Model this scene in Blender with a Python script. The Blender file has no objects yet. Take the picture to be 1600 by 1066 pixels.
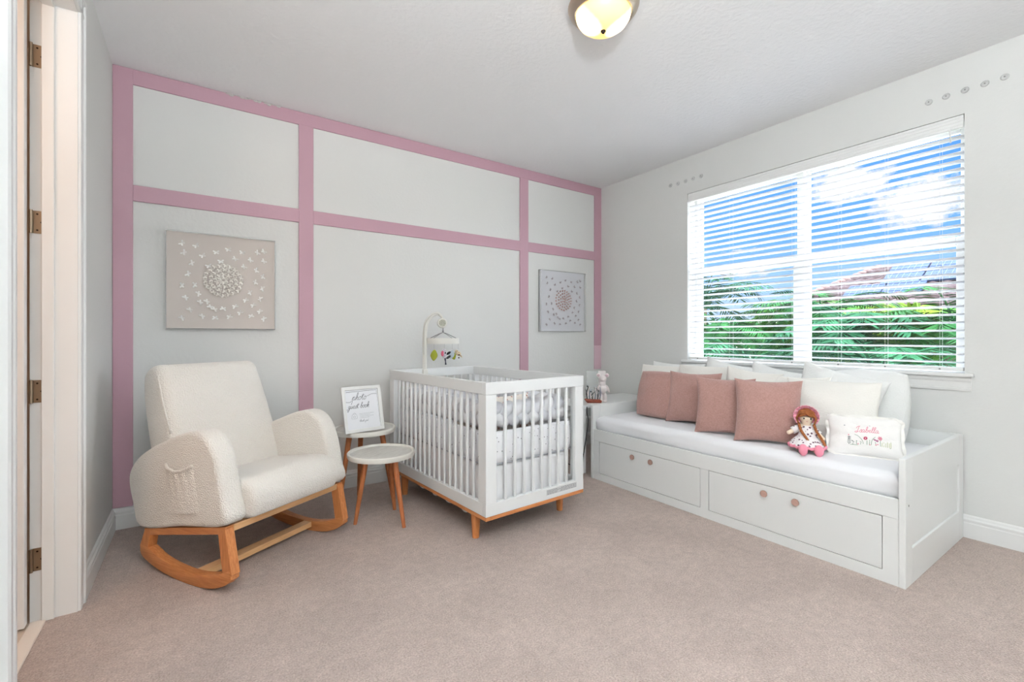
import bpy, bmesh, math, random
from mathutils import Vector, Matrix, noise
PI = math.pi
sc = bpy.context.scene
COL = sc.collection

# ------------------------------------------------------------------ camera
cam = bpy.data.cameras.new('camera'); co = bpy.data.objects.new('camera', cam); COL.objects.link(co)
co.location = (0, 0, 1.1384); co.rotation_euler = (PI/2, 0, -0.6018)
cam.sensor_width = 36; cam.lens = 36*717.94/1600; cam.shift_y = -6.8/1600
cam.clip_start = .02; cam.clip_end = 300
sc.camera = co
sc.view_settings.view_transform = 'Standard'; sc.view_settings.look = 'None'
sc.view_settings.gamma = 1; sc.view_settings.use_curve_mapping = False
sc.view_settings.exposure = 0.09

# ------------------------------------------------------------------ world
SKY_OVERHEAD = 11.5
def build_world():
    w = bpy.data.worlds.new('sky'); sc.world = w; w.use_nodes = True
    nt = w.node_tree; N = nt.nodes; L = nt.links; N.clear()
    out = N.new('ShaderNodeOutputWorld'); bg = N.new('ShaderNodeBackground'); L.new(bg.outputs[0], out.inputs[0])
    tc = N.new('ShaderNodeTexCoord'); sep = N.new('ShaderNodeSeparateXYZ'); L.new(tc.outputs['Generated'], sep.inputs[0])
    rp = N.new('ShaderNodeValToRGB'); L.new(sep.outputs[2], rp.inputs[0])
    e = rp.color_ramp.elements
    e[0].position = 0; e[0].color = (.30, .33, .28, 1)
    e[1].position = 1; e[1].color = (.10, .30, .80, 1)
    for p, c in ((.005, (.72, .86, 1.1, 1)), (.09, (.42, .70, 1.1, 1)), (.19, (.17, .50, 1.08, 1)), (.32, (.08, .36, 1.0, 1))):
        k = e.new(p); k.color = c
    # clouds: blobs in sky directions, broken up by noise
    ns = N.new('ShaderNodeTexNoise'); ns.inputs['Scale'].default_value = 22; ns.inputs['Detail'].default_value = 7; ns.inputs['Roughness'].default_value = .62
    L.new(tc.outputs['Generated'], ns.inputs['Vector'])
    prev = None
    for (az, el, rx, rz) in ((70.6, 15.2, .050, .030), (76.0, 12.2, .060, .035), (60.5, 7.0, .10, .013), (61, 9.5, .05, .006), (79.5, 8.2, .03, .012), (66.0, 1.5, .06, .012), (90, 16, .08, .05)):
        a = math.radians(az); b = math.radians(el)
        c = (math.sin(a)*math.cos(b), math.cos(a)*math.cos(b), math.sin(b))
        s = N.new('ShaderNodeVectorMath'); s.operation = 'SUBTRACT'; s.inputs[1].default_value = c; L.new(tc.outputs['Generated'], s.inputs[0])
        m = N.new('ShaderNodeVectorMath'); m.operation = 'MULTIPLY'; m.inputs[1].default_value = (1/rx, 1/rx, 1/rz); L.new(s.outputs[0], m.inputs[0])
        l = N.new('ShaderNodeVectorMath'); l.operation = 'LENGTH'; L.new(m.outputs[0], l.inputs[0])
        mr = N.new('ShaderNodeMapRange'); mr.inputs[1].default_value = 0; mr.inputs[2].default_value = 2; mr.inputs[3].default_value = 1; mr.inputs[4].default_value = 0
        L.new(l.outputs['Value'], mr.inputs[0])
        if rz < .025 and el > 3:
            q = N.new('ShaderNodeMath'); q.operation = 'MULTIPLY'; q.inputs[1].default_value = .55; L.new(mr.outputs[0], q.inputs[0]); v = q.outputs[0]
        else: v = mr.outputs[0]
        if prev is None: prev = v
        else:
            x = N.new('ShaderNodeMath'); x.operation = 'MAXIMUM'; L.new(prev, x.inputs[0]); L.new(v, x.inputs[1]); prev = x.outputs[0]
    ad = N.new('ShaderNodeMath'); ad.operation = 'MULTIPLY_ADD'; ad.inputs[1].default_value = 1.1; ad.inputs[2].default_value = -.55
    L.new(ns.outputs['Fac'], ad.inputs[0])
    s2 = N.new('ShaderNodeMath'); s2.operation = 'ADD'; L.new(prev, s2.inputs[0]); L.new(ad.outputs[0], s2.inputs[1])
    cm = N.new('ShaderNodeMapRange'); cm.inputs[1].default_value = .42; cm.inputs[2].default_value = .62; L.new(s2.outputs[0], cm.inputs[0])
    mx = N.new('ShaderNodeMix'); mx.data_type = 'RGBA'; mx.inputs[7].default_value = (1.0, 1.0, 1.05, 1)
    L.new(cm.outputs[0], mx.inputs[0]); L.new(rp.outputs[0], mx.inputs[6])
    # made-up bright sky overhead, out of view, added to light the room
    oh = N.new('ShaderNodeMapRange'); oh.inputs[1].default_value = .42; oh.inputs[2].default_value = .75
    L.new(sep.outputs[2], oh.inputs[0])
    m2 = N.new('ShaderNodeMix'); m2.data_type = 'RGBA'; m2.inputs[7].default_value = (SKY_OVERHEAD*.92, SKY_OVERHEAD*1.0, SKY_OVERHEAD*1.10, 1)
    sd = N.new('ShaderNodeMapRange'); sd.inputs[1].default_value = .02; sd.inputs[2].default_value = -.35; sd.inputs[3].default_value = 0; sd.inputs[4].default_value = .8; L.new(sep.outputs[1], sd.inputs[0])  # unseen side sky brightened to throw window light on back and left walls
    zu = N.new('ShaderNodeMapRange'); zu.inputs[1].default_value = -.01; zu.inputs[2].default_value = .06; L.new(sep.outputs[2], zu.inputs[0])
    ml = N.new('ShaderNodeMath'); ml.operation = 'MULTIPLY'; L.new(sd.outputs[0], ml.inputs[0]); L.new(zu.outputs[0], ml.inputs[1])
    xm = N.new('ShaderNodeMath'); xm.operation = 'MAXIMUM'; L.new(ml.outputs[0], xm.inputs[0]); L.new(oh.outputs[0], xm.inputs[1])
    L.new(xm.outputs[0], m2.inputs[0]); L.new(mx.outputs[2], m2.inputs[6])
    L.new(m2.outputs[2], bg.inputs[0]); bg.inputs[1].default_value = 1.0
build_world()
def light(name, kind, loc, power, color, rot=(0, 0, 0), **kw):
    d = bpy.data.lights.new(name, kind); d.energy = power; d.color = color
    for k, v in kw.items(): setattr(d, k, v)
    o = bpy.data.objects.new(name, d); COL.objects.link(o); o.location = loc; o.rotation_euler = rot
    return o
light('sun', 'SUN', (0, 0, 20), 1.3, (1, .96, .9), (0, math.radians(-38), math.radians(25)), angle=.01)
# made-up fill lights added behind the camera; the hallway has one of its own
light('fill_light_down', 'AREA', (.1, -1.9, 2.70), 6, (.88, .94, 1), shape='DISK', size=.5)
light('fill_light_down', 'AREA', (1.1, -2.2, 2.70), 6, (.88, .94, 1), shape='DISK', size=.5)
light('fill_light_up', 'AREA', (-.1, -.6, 1.80), 170, (.90, .96, 1), (PI, 0, 0), shape='DISK', size=.34)
light('hall_glow', 'POINT', (-1.15, 1.5, 2.3), 17, (1, .76, .60), shadow_soft_size=.15)

# ------------------------------------------------------------------ materials
MC = {}
def mat(name, color, rough=.6, metal=0, bump=0, bscale=60, var=0, vscale=8, color2=None, emit=None, spec=.5, sheen=0, bdetail=3, stretch=None, alpha=None, dots=None):
    """principled material with optional noise colour variation and noise bump (object coordinates)"""
    if name in MC: return MC[name]
    m = bpy.data.materials.new(name); m.use_nodes = True; MC[name] = m
    nt = m.node_tree; N = nt.nodes; L = nt.links; b = N['Principled BSDF']
    b.inputs['Base Color'].default_value = (*color, 1); b.inputs['Roughness'].default_value = rough
    b.inputs['Metallic'].default_value = metal; b.inputs['Specular IOR Level'].default_value = spec
    if sheen: b.inputs['Sheen Weight'].default_value = sheen
    tc = N.new('ShaderNodeTexCoord'); vec = tc.outputs['Object']
    if stretch:
        mp = N.new('ShaderNodeMapping'); mp.inputs['Scale'].default_value = stretch; L.new(vec, mp.inputs[0]); vec = mp.outputs[0]
    if color2 or var:
        n = N.new('ShaderNodeTexNoise'); n.inputs['Scale'].default_value = vscale; n.inputs['Detail'].default_value = 6; n.inputs['Roughness'].default_value = .65
        L.new(vec, n.inputs['Vector'])
        r = N.new('ShaderNodeValToRGB'); L.new(n.outputs['Fac'], r.inputs[0])
        c2 = color2 if color2 else tuple(c*(1-var) for c in color)
        r.color_ramp.elements[0].position = .32; r.color_ramp.elements[1].position = .68
        r.color_ramp.elements[0].color = (*c2, 1); r.color_ramp.elements[1].color = (*color, 1)
        L.new(r.outputs[0], b.inputs['Base Color'])
    if dots:
        dcol, dsc, drad = dots
        v = N.new('ShaderNodeTexVoronoi'); v.inputs['Scale'].default_value = dsc; L.new(tc.outputs['Object'], v.inputs['Vector'])
        lt = N.new('ShaderNodeMath'); lt.operation = 'LESS_THAN'; lt.inputs[1].default_value = drad; L.new(v.outputs['Distance'], lt.inputs[0])
        mx = N.new('ShaderNodeMix'); mx.data_type = 'RGBA'; mx.inputs[6].default_value = (*color, 1); mx.inputs[7].default_value = (*dcol, 1)
        L.new(lt.outputs[0], mx.inputs[0]); L.new(mx.outputs[2], b.inputs['Base Color'])
    if bump:
        n = N.new('ShaderNodeTexNoise'); n.inputs['Scale'].default_value = bscale; n.inputs['Detail'].default_value = bdetail
        L.new(vec, n.inputs['Vector'])
        bp = N.new('ShaderNodeBump'); bp.inputs['Strength'].default_value = bump; bp.inputs['Distance'].default_value = .01
        L.new(n.outputs['Fac'], bp.inputs['Height']); L.new(bp.outputs[0], b.inputs['Normal'])
    if emit:
        b.inputs['Emission Color'].default_value = (*emit[0], 1); b.inputs['Emission Strength'].default_value = emit[1]
    if alpha is not None: b.inputs['Alpha'].default_value = alpha
    return m
def s(r, g, b):
    f = lambda c: (c/255)/12.92 if c/255 <= .04045 else ((c/255+.055)/1.055)**2.4
    return (f(r), f(g), f(b))
WALL = mat('wall_paint', s(226, 226, 223), .75, bump=.12, bscale=45, bdetail=5)
CEIL = mat('ceiling_texture', s(246, 246, 246), .85, bump=.35, bscale=38, bdetail=5)
TRIM = mat('trim_paint', s(238, 238, 236), .35)
PINK = mat('pink_paint', s(196, 157, 170), .5, bump=.05, bscale=70)
PALEPINK = mat('pale_pink_paint', s(222, 190, 200), .5)
FURN = mat('white_furniture', s(236, 237, 235), .32)
CRIBW = mat('white_lacquer', s(234, 235, 234), .35)
BLIND = mat('blind_white', s(244, 244, 242), .4)
SLAT = mat('blind_slat_white', s(250, 250, 250), .5)
_n = SLAT.node_tree; _t = _n.nodes.new('ShaderNodeBsdfTranslucent'); _t.inputs[0].default_value = (.95, .97, 1, 1); _m = _n.nodes.new('ShaderNodeMixShader'); _m.inputs[0].default_value = .38
_n.links.new(_n.nodes['Principled BSDF'].outputs[0], _m.inputs[1]); _n.links.new(_t.outputs[0], _m.inputs[2]); _n.links.new(_m.outputs[0], _n.nodes['Material Output'].inputs[0])
VINYL = mat('vinyl_frame', s(240, 240, 238), .4)
CARPET = mat('carpet', s(222, 205, 196), .95, bump=1.0, bscale=170, color2=s(180, 162, 152), vscale=150, spec=.1, bdetail=4)
def carpet_fix():
    nt = CARPET.node_tree; N = nt.nodes; L = nt.links; b = N['Principled BSDF']
    ramp = [n for n in N if n.type == 'VALTORGB'][0]
    tc = [n for n in N if n.type == 'TEX_COORD'][0]
    n = N.new('ShaderNodeTexNoise'); n.inputs['Scale'].default_value = 3.2; n.inputs['Detail'].default_value = 5; n.inputs['Distortion'].default_value = .6
    L.new(tc.outputs['Object'], n.inputs['Vector'])
    mr = N.new('ShaderNodeMapRange'); mr.inputs[1].default_value = .35; mr.inputs[2].default_value = .65; mr.inputs[3].default_value = .93; mr.inputs[4].default_value = 1.04
    L.new(n.outputs['Fac'], mr.inputs[0])
    mx = N.new('ShaderNodeMix'); mx.data_type = 'RGBA'; mx.blend_type = 'MULTIPLY'; mx.inputs[0].default_value = 1
    n2 = N.new('ShaderNodeTexNoise'); n2.inputs['Scale'].default_value = 26; n2.inputs['Detail'].default_value = 6; n2.inputs['Roughness'].default_value = .7
    L.new(tc.outputs['Object'], n2.inputs['Vector'])
    m2 = N.new('ShaderNodeMapRange'); m2.inputs[1].default_value = .3; m2.inputs[2].default_value = .7; m2.inputs[3].default_value = .86; m2.inputs[4].default_value = 1.08
    L.new(n2.outputs['Fac'], m2.inputs[0]); mm = N.new('ShaderNodeMath'); mm.operation = 'MULTIPLY'; L.new(mr.outputs[0], mm.inputs[0]); L.new(m2.outputs[0], mm.inputs[1])
    L.new(ramp.outputs[0], mx.inputs[6]); L.new(mm.outputs[0], mx.inputs[7]); L.new(mx.outputs[2], b.inputs['Base Color'])
carpet_fix()
def wood(name, c1, c2, stretch, rough=.45):
    return mat(name, c1, rough, color2=c2, vscale=6, stretch=stretch)
OAKX = wood('oak_along_x', s(212, 144, 88), s(184, 110, 60), (1.5, 22, 22))
OAKY = wood('oak_along_y', s(212, 144, 88), s(184, 110, 60), (22, 1.5, 22))
OAKZ = wood('oak_along_z', s(212, 142, 86), s(180, 106, 56), (22, 22, 1.5))
OAKL = wood('pale_oak', s(232, 188, 140), s(214, 164, 112), (22, 1.5, 22))
WALNUT = wood('stool_leg_wood', s(196, 122, 74), s(160, 90, 50), (22, 22, 1.5))
BOUCLE = mat('cream_boucle', s(246, 241, 233), .95, bump=.9, bscale=160, sheen=.3, spec=.1)
SHEET = mat('white_sheet', s(246, 246, 248), .85, bump=.12, bscale=9, spec=.15)
WHITEP = mat('white_pillow_fabric', s(245, 245, 242), .9, bump=.3, bscale=130, spec=.1)
CREAMP = mat('cream_pillow_fabric', s(244, 241, 234), .9, bump=.3, bscale=130, spec=.1)
PINKP = mat('dusty_pink_velvet', s(188, 149, 141), .9, bump=.5, bscale=260, color2=s(170, 130, 122), vscale=120, sheen=.35, spec=.1)
METAL = mat('brushed_nickel', s(190, 176, 160), .35, 1)
HINGE = mat('hinge_metal', s(150, 132, 112), .4, 1)
GREYM = mat('grey_metal', s(150, 150, 148), .45, .6)
KNOB = mat('rose_wood_knob', s(176, 142, 130), .5)
BLACK = mat('black', s(24, 22, 24), .5)
DARK = mat('dark_bronze', s(50, 38, 30), .35, .8)

# ------------------------------------------------------------------ geometry helpers
def obj(name, bm, m=None, parent=None, smooth=False, loc=None, rot=None, sharp=None):
    me = bpy.data.meshes.new(name); bmesh.ops.recalc_face_normals(bm, faces=bm.faces[:]); bm.to_mesh(me); bm.free()
    if smooth:
        for p in me.polygons: p.use_smooth = True
        if sharp: 
            try: me.set_sharp_from_angle(angle=math.radians(sharp))
            except Exception: pass
    if m:
        for k in (m if isinstance(m, (list, tuple)) else [m]): me.materials.append(k)
    o = bpy.data.objects.new(name, me); COL.objects.link(o)
    if parent: o.parent = parent
    if loc: o.location = loc
    if rot: o.rotation_euler = rot
    return o
def B(): return bmesh.new()
def box(bm, lo, hi, bev=0, seg=2, M=None):
    c = [(a+b)/2 for a, b in zip(lo, hi)]; d = [abs(b-a) for a, b in zip(lo, hi)]
    mt = Matrix.Translation(c) @ Matrix.Diagonal((*d, 1))
    if M: mt = M @ mt
    r = bmesh.ops.create_cube(bm, size=1, matrix=mt)
    if bev:
        es = list({e for v in r['verts'] for e in v.link_edges})
        bmesh.ops.bevel(bm, geom=es, offset=bev, segments=seg, profile=.5, affect='EDGES', clamp_overlap=True)
    return bm
def bx(name, lo, hi, m, parent=None, bev=0, seg=2, smooth=False):
    return obj(name, box(B(), lo, hi, bev, seg), m, parent, smooth)
def cyl(bm, p, q, r1, r2=None, n=16, caps=True):
    r2 = r1 if r2 is None else r2
    p = Vector(p); q = Vector(q); d = q-p
    M = Matrix.Translation((p+q)/2) @ d.to_track_quat('Z', 'Y').to_matrix().to_4x4()
    bmesh.ops.create_cone(bm, cap_ends=caps, segments=n, radius1=r1, radius2=r2, depth=d.length, matrix=M)
    return bm
def lathe(bm, prof, n=40, c=(0, 0, 0)):
    rings = []
    for r, z in prof:
        if r < 1e-5: rings.append([bm.verts.new((c[0], c[1], c[2]+z))])
        else: rings.append([bm.verts.new((c[0]+r*math.cos(2*PI*i/n), c[1]+r*math.sin(2*PI*i/n), c[2]+z)) for i in range(n)])
    for a, b in zip(rings, rings[1:]):
        for i in range(n):
            j = (i+1) % n
            if len(a) == 1 and len(b) == 1: continue
            if len(a) == 1: bm.faces.new((a[0], b[i], b[j]))
            elif len(b) == 1: bm.faces.new((a[i], a[j], b[0]))
            else: bm.faces.new((a[i], a[j], b[j], b[i]))
    return bm
def ell(bm, c, r, n=16, M=None):
    mt = Matrix.Translation(c) @ (M or Matrix()) @ Matrix.Diagonal((*r, 1)) if not isinstance(r, (int, float)) else Matrix.Translation(c) @ Matrix.Diagonal((r, r, r, 1))
    bmesh.ops.create_uvsphere(bm, u_segments=n, v_segments=max(6, n*2//3), radius=1, matrix=mt); return bm
def tube(bm, pts, r, n=8, closed=False, flat=None):
    """tube along points; r float or list; flat=(normal vector, ratio) squashes the section along the normal"""
    P = [Vector(p) for p in pts]; K = len(P); rings = []; up = None
    for i, p in enumerate(P):
        t = (P[(i+1) % K]-P[i-1]) if closed else (P[min(i+1, K-1)]-P[max(i-1, 0)])
        if t.length < 1e-9: t = Vector((0, 0, 1))
        t.normalize()
        if flat: u = flat[0] - t*flat[0].dot(t)
        else:
            u = (up if up is not None else (Vector((0, 0, 1)) if abs(t.z) < .9 else Vector((1, 0, 0))))
            u = u - t*u.dot(t)
        if u.length < 1e-6: u = t.orthogonal()
        u.normalize(); up = u; v = t.cross(u)
        rr = r[i] if isinstance(r, (list, tuple)) else r; k = flat[1] if flat else 1
        rings.append([bm.verts.new(p + u*(math.cos(2*PI*j/n)*rr*k) + v*(math.sin(2*PI*j/n)*rr)) for j in range(n)])
    for i in range(K if closed else K-1):
        a = rings[i]; b = rings[(i+1) % K]
        for j in range(n): bm.faces.new((a[j], a[(j+1) % n], b[(j+1) % n], b[j]))
    if not closed:
        bm.faces.new(rings[0][::-1]); bm.faces.new(rings[-1])
    return bm
def thicken(bm, geom, thickness):
    bm.normal_update(); bmesh.ops.solidify(bm, geom=geom, thickness=thickness)
def smooth_pts(pts, k=6, closed=False):
    P = [Vector(p) for p in pts]; n = len(P); out = []
    rng = range(n if closed else n-1)
    for i in rng:
        g = lambda j: P[j % n] if closed else P[max(0, min(n-1, j))]
        a, b, c, d = g(i-1), g(i), g(i+1), g(i+2)
        for q in range(k):
            t = q/k
            out.append(.5*((2*b)+(c-a)*t+(2*a-5*b+4*c-d)*t*t+(3*b-a-3*c+d)*t**3))
    if not closed: out.append(P[-1])
    return out
def offset_poly(P, d):
    n = len(P); out = []
    area = sum(P[i][0]*P[(i+1) % n][1]-P[(i+1) % n][0]*P[i][1] for i in range(n))
    sg = 1 if area > 0 else -1
    for i in range(n):
        a = Vector(P[i-1]); b = Vector(P[i]); c = Vector(P[(i+1) % n])
        e1 = (b-a).normalized(); e2 = (c-b).normalized()
        n1 = Vector((-e1.y, e1.x)); n2 = Vector((-e2.y, e2.x)); m = (n1+n2)
        m = m.normalized() if m.length > 1e-6 else n1
        out.append(b + m*(sg*d/max(.5, m.dot(n1))))
    return out
def slab(bm, prof, t0, t1, r, place, seg=5):
    """extrude a closed 2-D profile from t0 to t1 with rounded rims; place(x, y, t) -> 3-D"""
    lev = []
    for i in range(seg+1):
        a = PI/2*i/seg; lev.append((t0+r*(1-math.sin(a)), r*(1-math.cos(a)+0)))
    lev = [(t0 + r*(1-math.sin(PI/2*i/seg)), r*(1-math.cos(PI/2*i/seg))) for i in range(seg, -1, -1)]
    lev += [(t1-(t-t0), d) for t, d in lev[::-1]]
    rings = []
    for t, d in lev:
        Q = offset_poly(prof, d) if d > 1e-6 else [Vector(p) for p in prof]
        rings.append([bm.verts.new(place(q[0], q[1], t)) for q in Q])
    n = len(prof)
    for a, b in zip(rings, rings[1:]):
        for i in range(n): bm.faces.new((a[i], a[(i+1) % n], b[(i+1) % n], b[i]))
    bm.faces.new(rings[0][::-1]); bm.faces.new(rings[-1])
    return bm
def tag(o, label=None, cat=None, group=None, kind=None):
    if label: o['label'] = label
    if cat: o['category'] = cat
    if group: o['group'] = group
    if kind: o['kind'] = kind
    return o
def thing(name, label, cat, loc=(0, 0, 0), rotz=0, group=None):
    o = bpy.data.objects.new(name, None); COL.objects.link(o); o.location = loc; o.rotation_euler = (0, 0, rotz)
    o.empty_display_size = .1
    return tag(o, label, cat, group)
def struct(name, bm, m, smooth=False): return tag(obj(name, bm, m, None, smooth), kind='structure')
def dup(root, loc, rotz, label=None):
    r = root.copy(); COL.objects.link(r); r.location = loc; r.rotation_euler = (0, 0, rotz)
    if label: r['label'] = label
    for ch in list(root.children):
        c = ch.copy(); COL.objects.link(c); c.parent = r
        for g in list(ch.children):
            d = g.copy(); COL.objects.link(d); d.parent = c
    return r

# ------------------------------------------------------------------ the room
XL, XR, YB, YF, H = -.407, 3.609, 3.559, -2.7, 2.74
WY0, WY1, WZ0, WZ1 = .699, 2.492, .932, 2.412       # window opening
DY0, DY1, DZ = 1.77, 2.596, 2.48                    # door opening in the left wall
struct('floor', box(B(), (-.5, YF, -.1), (XR+.1, YB+.1, 0)), CARPET)
struct('ceiling', box(B(), (XL-.12, YF-.1, H), (XR+.15, YB+.1, H+.1)), CEIL)
struct('wall_back', box(B(), (XL-.12, YB, 0), (XR+.15, YB+.12, H)), WALL)
struct('wall_front', box(B(), (XL-.12, YF-.12, 0), (XR+.15, YF, H)), WALL)
bm = B()
box(bm, (XR, YF, 0), (XR+.16, WY0, H)); box(bm, (XR, WY1, 0), (XR+.16, YB, H))
box(bm, (XR, WY0, 0), (XR+.16, WY1, .860)); box(bm, (XR, WY0, WZ1), (XR+.16, WY1, H))
struct('wall_right', bm, WALL)
bm = B(); X0 = XL-.12
box(bm, (X0, YF, 0), (XL, DY0-.012, H)); box(bm, (X0, DY1+.0, 0), (XL, YB, H)); box(bm, (X0, DY0-.012, DZ+.012), (XL, DY1, H))
struct('wall_left', bm, WALL)

def baseboard(name, p, q, nrm):
    """moulded board from p to q (xy), sticking out along nrm"""
    prof = [(0, 0), (.016, 0), (.016, .082), (.0145, .085), (.0125, .087), (.0125, .094), (.015, .097), (.015, .104), (.009, .112), (.007, .12), (.003, .126), (0, .128)]
    bm = B(); p = Vector((*p, 0)); q = Vector((*q, 0)); n = Vector((*nrm, 0))
    R = [[bm.verts.new(c+n*a+Vector((0, 0, b))) for a, b in prof] for c in (p, q)]
    for i in range(len(prof)-1): bm.faces.new((R[0][i], R[0][i+1], R[1][i+1], R[1][i]))
    bm.faces.new(R[0]); bm.faces.new(R[1][::-1])
    struct(name, bm, TRIM)
baseboard('baseboard_back', (XL, YB), (XR, YB), (0, -1))
baseboard('baseboard_right', (XR, YF), (XR, YB-.016), (-1, 0))
baseboard('baseboard_left', (XL, DY1+.085), (XL, YB-.016), (1, 0))
baseboard('baseboard_front', (XL, YF), (XR-.016, YF), (0, 1))

# pink battens on the back wall (painted flat boards)
YP = YB-.012
def batten(i, x0, x1, z0, z1, m=PINK): struct('trim_%d' % i, box(B(), (x0, YP, z0), (x1, YB+.001, z1), .0015, 1), m)
batten(1, XL+.001, -.313, .128, H-.001)          # left upright
batten(2, -.313, XR-.001, 2.648, H-.001)         # top rail
batten(3, .600, .697, .128, 2.648)
batten(4, 2.530, 2.628, .128, 2.648)
batten(5, 3.508, XR-.001, 1.044, 2.648)
batten(6, -.313, .600, 1.952, 2.047); batten(7, .697, 2.530, 1.952, 2.047); batten(8, 2.628, 3.508, 1.956, 2.047)
struct('trim_9', box(B(), (3.508, YP+.004, .79), (XR-.001, YB+.001, 1.044)), PALEPINK)
bm = B()
for i in range(16):
    t = i/15; x = .17+.30*t
    ell(bm, (x, YP-.002, H-.003-.006*math.sin(i*1.7)), (.014, .004, .007+.003*math.sin(i*2.3)), 8)
struct('trim_10', bm, mat('bare_plaster', s(196, 194, 190), .9))

# ------------------------------------------------------------------ doorway on the left
bm = B()
box(bm, (-.545, DY1-.012, 0), (XL+.002, DY1+.001, DZ)); box(bm, (-.545, DY0-.013, 0), (XL+.002, DY0, DZ)); box(bm, (-.545, DY0-.012, DZ), (XL+.002, DY1, DZ+.013))
box(bm, (-.510, DY1-.024, 0), (-.473, DY1-.010, DZ-.012), .002, 1); box(bm, (-.510, DY0-.001, 0), (-.473, DY0+.012, DZ-.012), .002, 1); box(bm, (-.510, DY0, DZ-.012), (-.473, DY1-.01, DZ+.001), .002, 1)
struct('trim_11', bm, TRIM)
def casing(i, y0, y1, z0, z1, flip):
    bm = B()
    box(bm, (XL-.001, y0, z0), (XL+.012, y1, z1), .002, 1)
    return bm
# far, near and head casing with a stepped profile
prof = [(0, 0), (.011, 0), (.014, .006), (.014, .02), (.011, .026), (.012, .055), (.018, .062), (.019, .076), (.015, .085), (0, .085)]
def casing_v(name, y_in, sgn, z1):
    bm = B(); R = []
    for z in (0, z1): R.append([bm.verts.new((XL-.001+a, y_in+sgn*b, z)) for a, b in prof])
    for k in range(len(prof)): bm.faces.new((R[0][k], R[0][(k+1) % len(prof)], R[1][(k+1) % len(prof)], R[1][k]))
    bm.faces.new(R[0]); bm.faces.new(R[1][::-1]); struct(name, bm, TRIM)
casing_v('trim_12', DY1-.012+.006, 1, DZ+.09); casing_v('trim_13', DY0-.006, -1, DZ+.09)
bm = B(); R = []
for y in (DY0-.09, DY1+.08): R.append([bm.verts.new((XL-.001+a, y, DZ+.006+b)) for a, b in prof])
for k in range(len(prof)): bm.faces.new((R[0][k], R[0][(k+1) % len(prof)], R[1][(k+1) % len(prof)], R[1][k]))
bm.faces.new(R[0]); bm.faces.new(R[1][::-1]); struct('trim_14', bm, TRIM)
struct('trim_15', box(B(), (-.545, DY0, -.02), (-.497, DY1-.012, .006), .003, 1), mat('threshold_marble', s(240, 228, 216), .3))
dr = thing('door_1', None, None, (-.552, 2.560, 0)); tag(dr, kind='structure'); dr.location.x = -.543
bm = B(); box(bm, (-.80, -.036, .012), (-.004, 0, DZ-.006), .002, 1)
obj('door_leaf', bm, TRIM, dr)
bm = B()
for z0, z1 in ((.25, 1.05), (1.2, 2.3)):
    box(bm, (-.68, -.040, z0), (-.12, -.036, z1), .002, 1)
obj('door_panel', bm, TRIM, dr)
bm = B(); cyl(bm, (-.74, -.036, 1), (-.74, -.08, 1), .012); ell(bm, (-.74, -.095, 1), .027); obj('door_handle', bm, METAL, dr, True)
for z in (.25, .92, 1.595, 2.257):
    bm = B()
    pr = [(0, -.045), (.026, -.045)]+[(.026+.010*math.sin(a), -.035-.010*math.cos(a)) for a in (.4, .8, 1.2, PI/2)]+[(.026+.010*math.cos(a), .035+.010*math.sin(a)) for a in (0, .4, .8, 1.2, PI/2)]+[(0, .045)]
    v0 = [bm.verts.new((.006+a, .0218, z+b)) for a, b in pr]; v1 = [bm.verts.new((.006+a, .0245, z+b)) for a, b in pr]
    for k in range(len(pr)): bm.faces.new((v0[k], v0[(k+1) % len(pr)], v1[(k+1) % len(pr)], v1[k]))
    bm.faces.new(v0[::-1]); bm.faces.new(v1)
    cyl(bm, (.003, .014, z-.046), (.003, .014, z+.046), .006, n=12)
    hg = obj('hinge', bm, HINGE, dr)
    bm = B()
    for dx, dz in ((.014, -.032), (.026, 0), (.014, .032)): cyl(bm, (.006+dx, .0225, z+dz), (.006+dx, .0205, z+dz), .0035, n=10)
    obj('screw', bm, DARK, hg)
# hallway beyond
HALL = mat('hall_paint', s(236, 222, 206), .8)
bm = B(); box(bm, (-2.2, .6, -.06), (-.497, 3.3, -.001)); struct('floor_hall', bm, mat('hall_tile', s(222, 205, 188), .35))
bm = B(); box(bm, (-2.25, .6, 0), (-2.2, 3.3, 2.6)); box(bm, (-2.2, .55, 0), (X0-.02, .6, 2.6)); box(bm, (-2.2, 3.3, 0), (X0-.02, 3.35, 2.6)); struct('wall_hall', bm, HALL)
bm = B(); box(bm, (-2.2, .6, 2.6), (X0-.0, 3.3, 2.65)); struct('ceiling_hall', bm, HALL)

# ------------------------------------------------------------------ window
win = thing('window_1', None, None, (0, 0, 0)); tag(win, kind='structure')
FX0, FX1 = 3.725, 3.79
GL = bpy.data.materials.new('window_glass'); GL.use_nodes = True
nt = GL.node_tree; nt.nodes.clear(); o_ = nt.nodes.new('ShaderNodeOutputMaterial'); mx = nt.nodes.new('ShaderNodeMixShader'); tr = nt.nodes.new('ShaderNodeBsdfTransparent'); gl = nt.nodes.new('ShaderNodeBsdfGlossy')
gl.inputs['Roughness'].default_value = .02; mx.inputs[0].default_value = .04
nt.links.new(tr.outputs[0], mx.inputs[1]); nt.links.new(gl.outputs[0], mx.inputs[2]); nt.links.new(mx.outputs[0], o_.inputs[0])
ymid = 1.608
def frame_rect(bm, x0, x1, y0, y1, z0, z1, w, wz=None):
    wz = wz or w
    box(bm, (x0, y0, z0), (x1, y0+w, z1), .003, 1); box(bm, (x0, y1-w, z0), (x1, y1, z1), .003, 1)
    box(bm, (x0, y0+w, z0), (x1, y1-w, z0+wz), .003, 1); box(bm, (x0, y0+w, z1-wz), (x1, y1-w, z1), .003, 1)
bm = B(); frame_rect(bm, FX0, 3.80, WY0-.004, WY1+.004, .858, WZ1+.004, .028)
box(bm, (FX0, ymid-.022, .88), (3.80, ymid+.022, WZ1))
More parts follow.
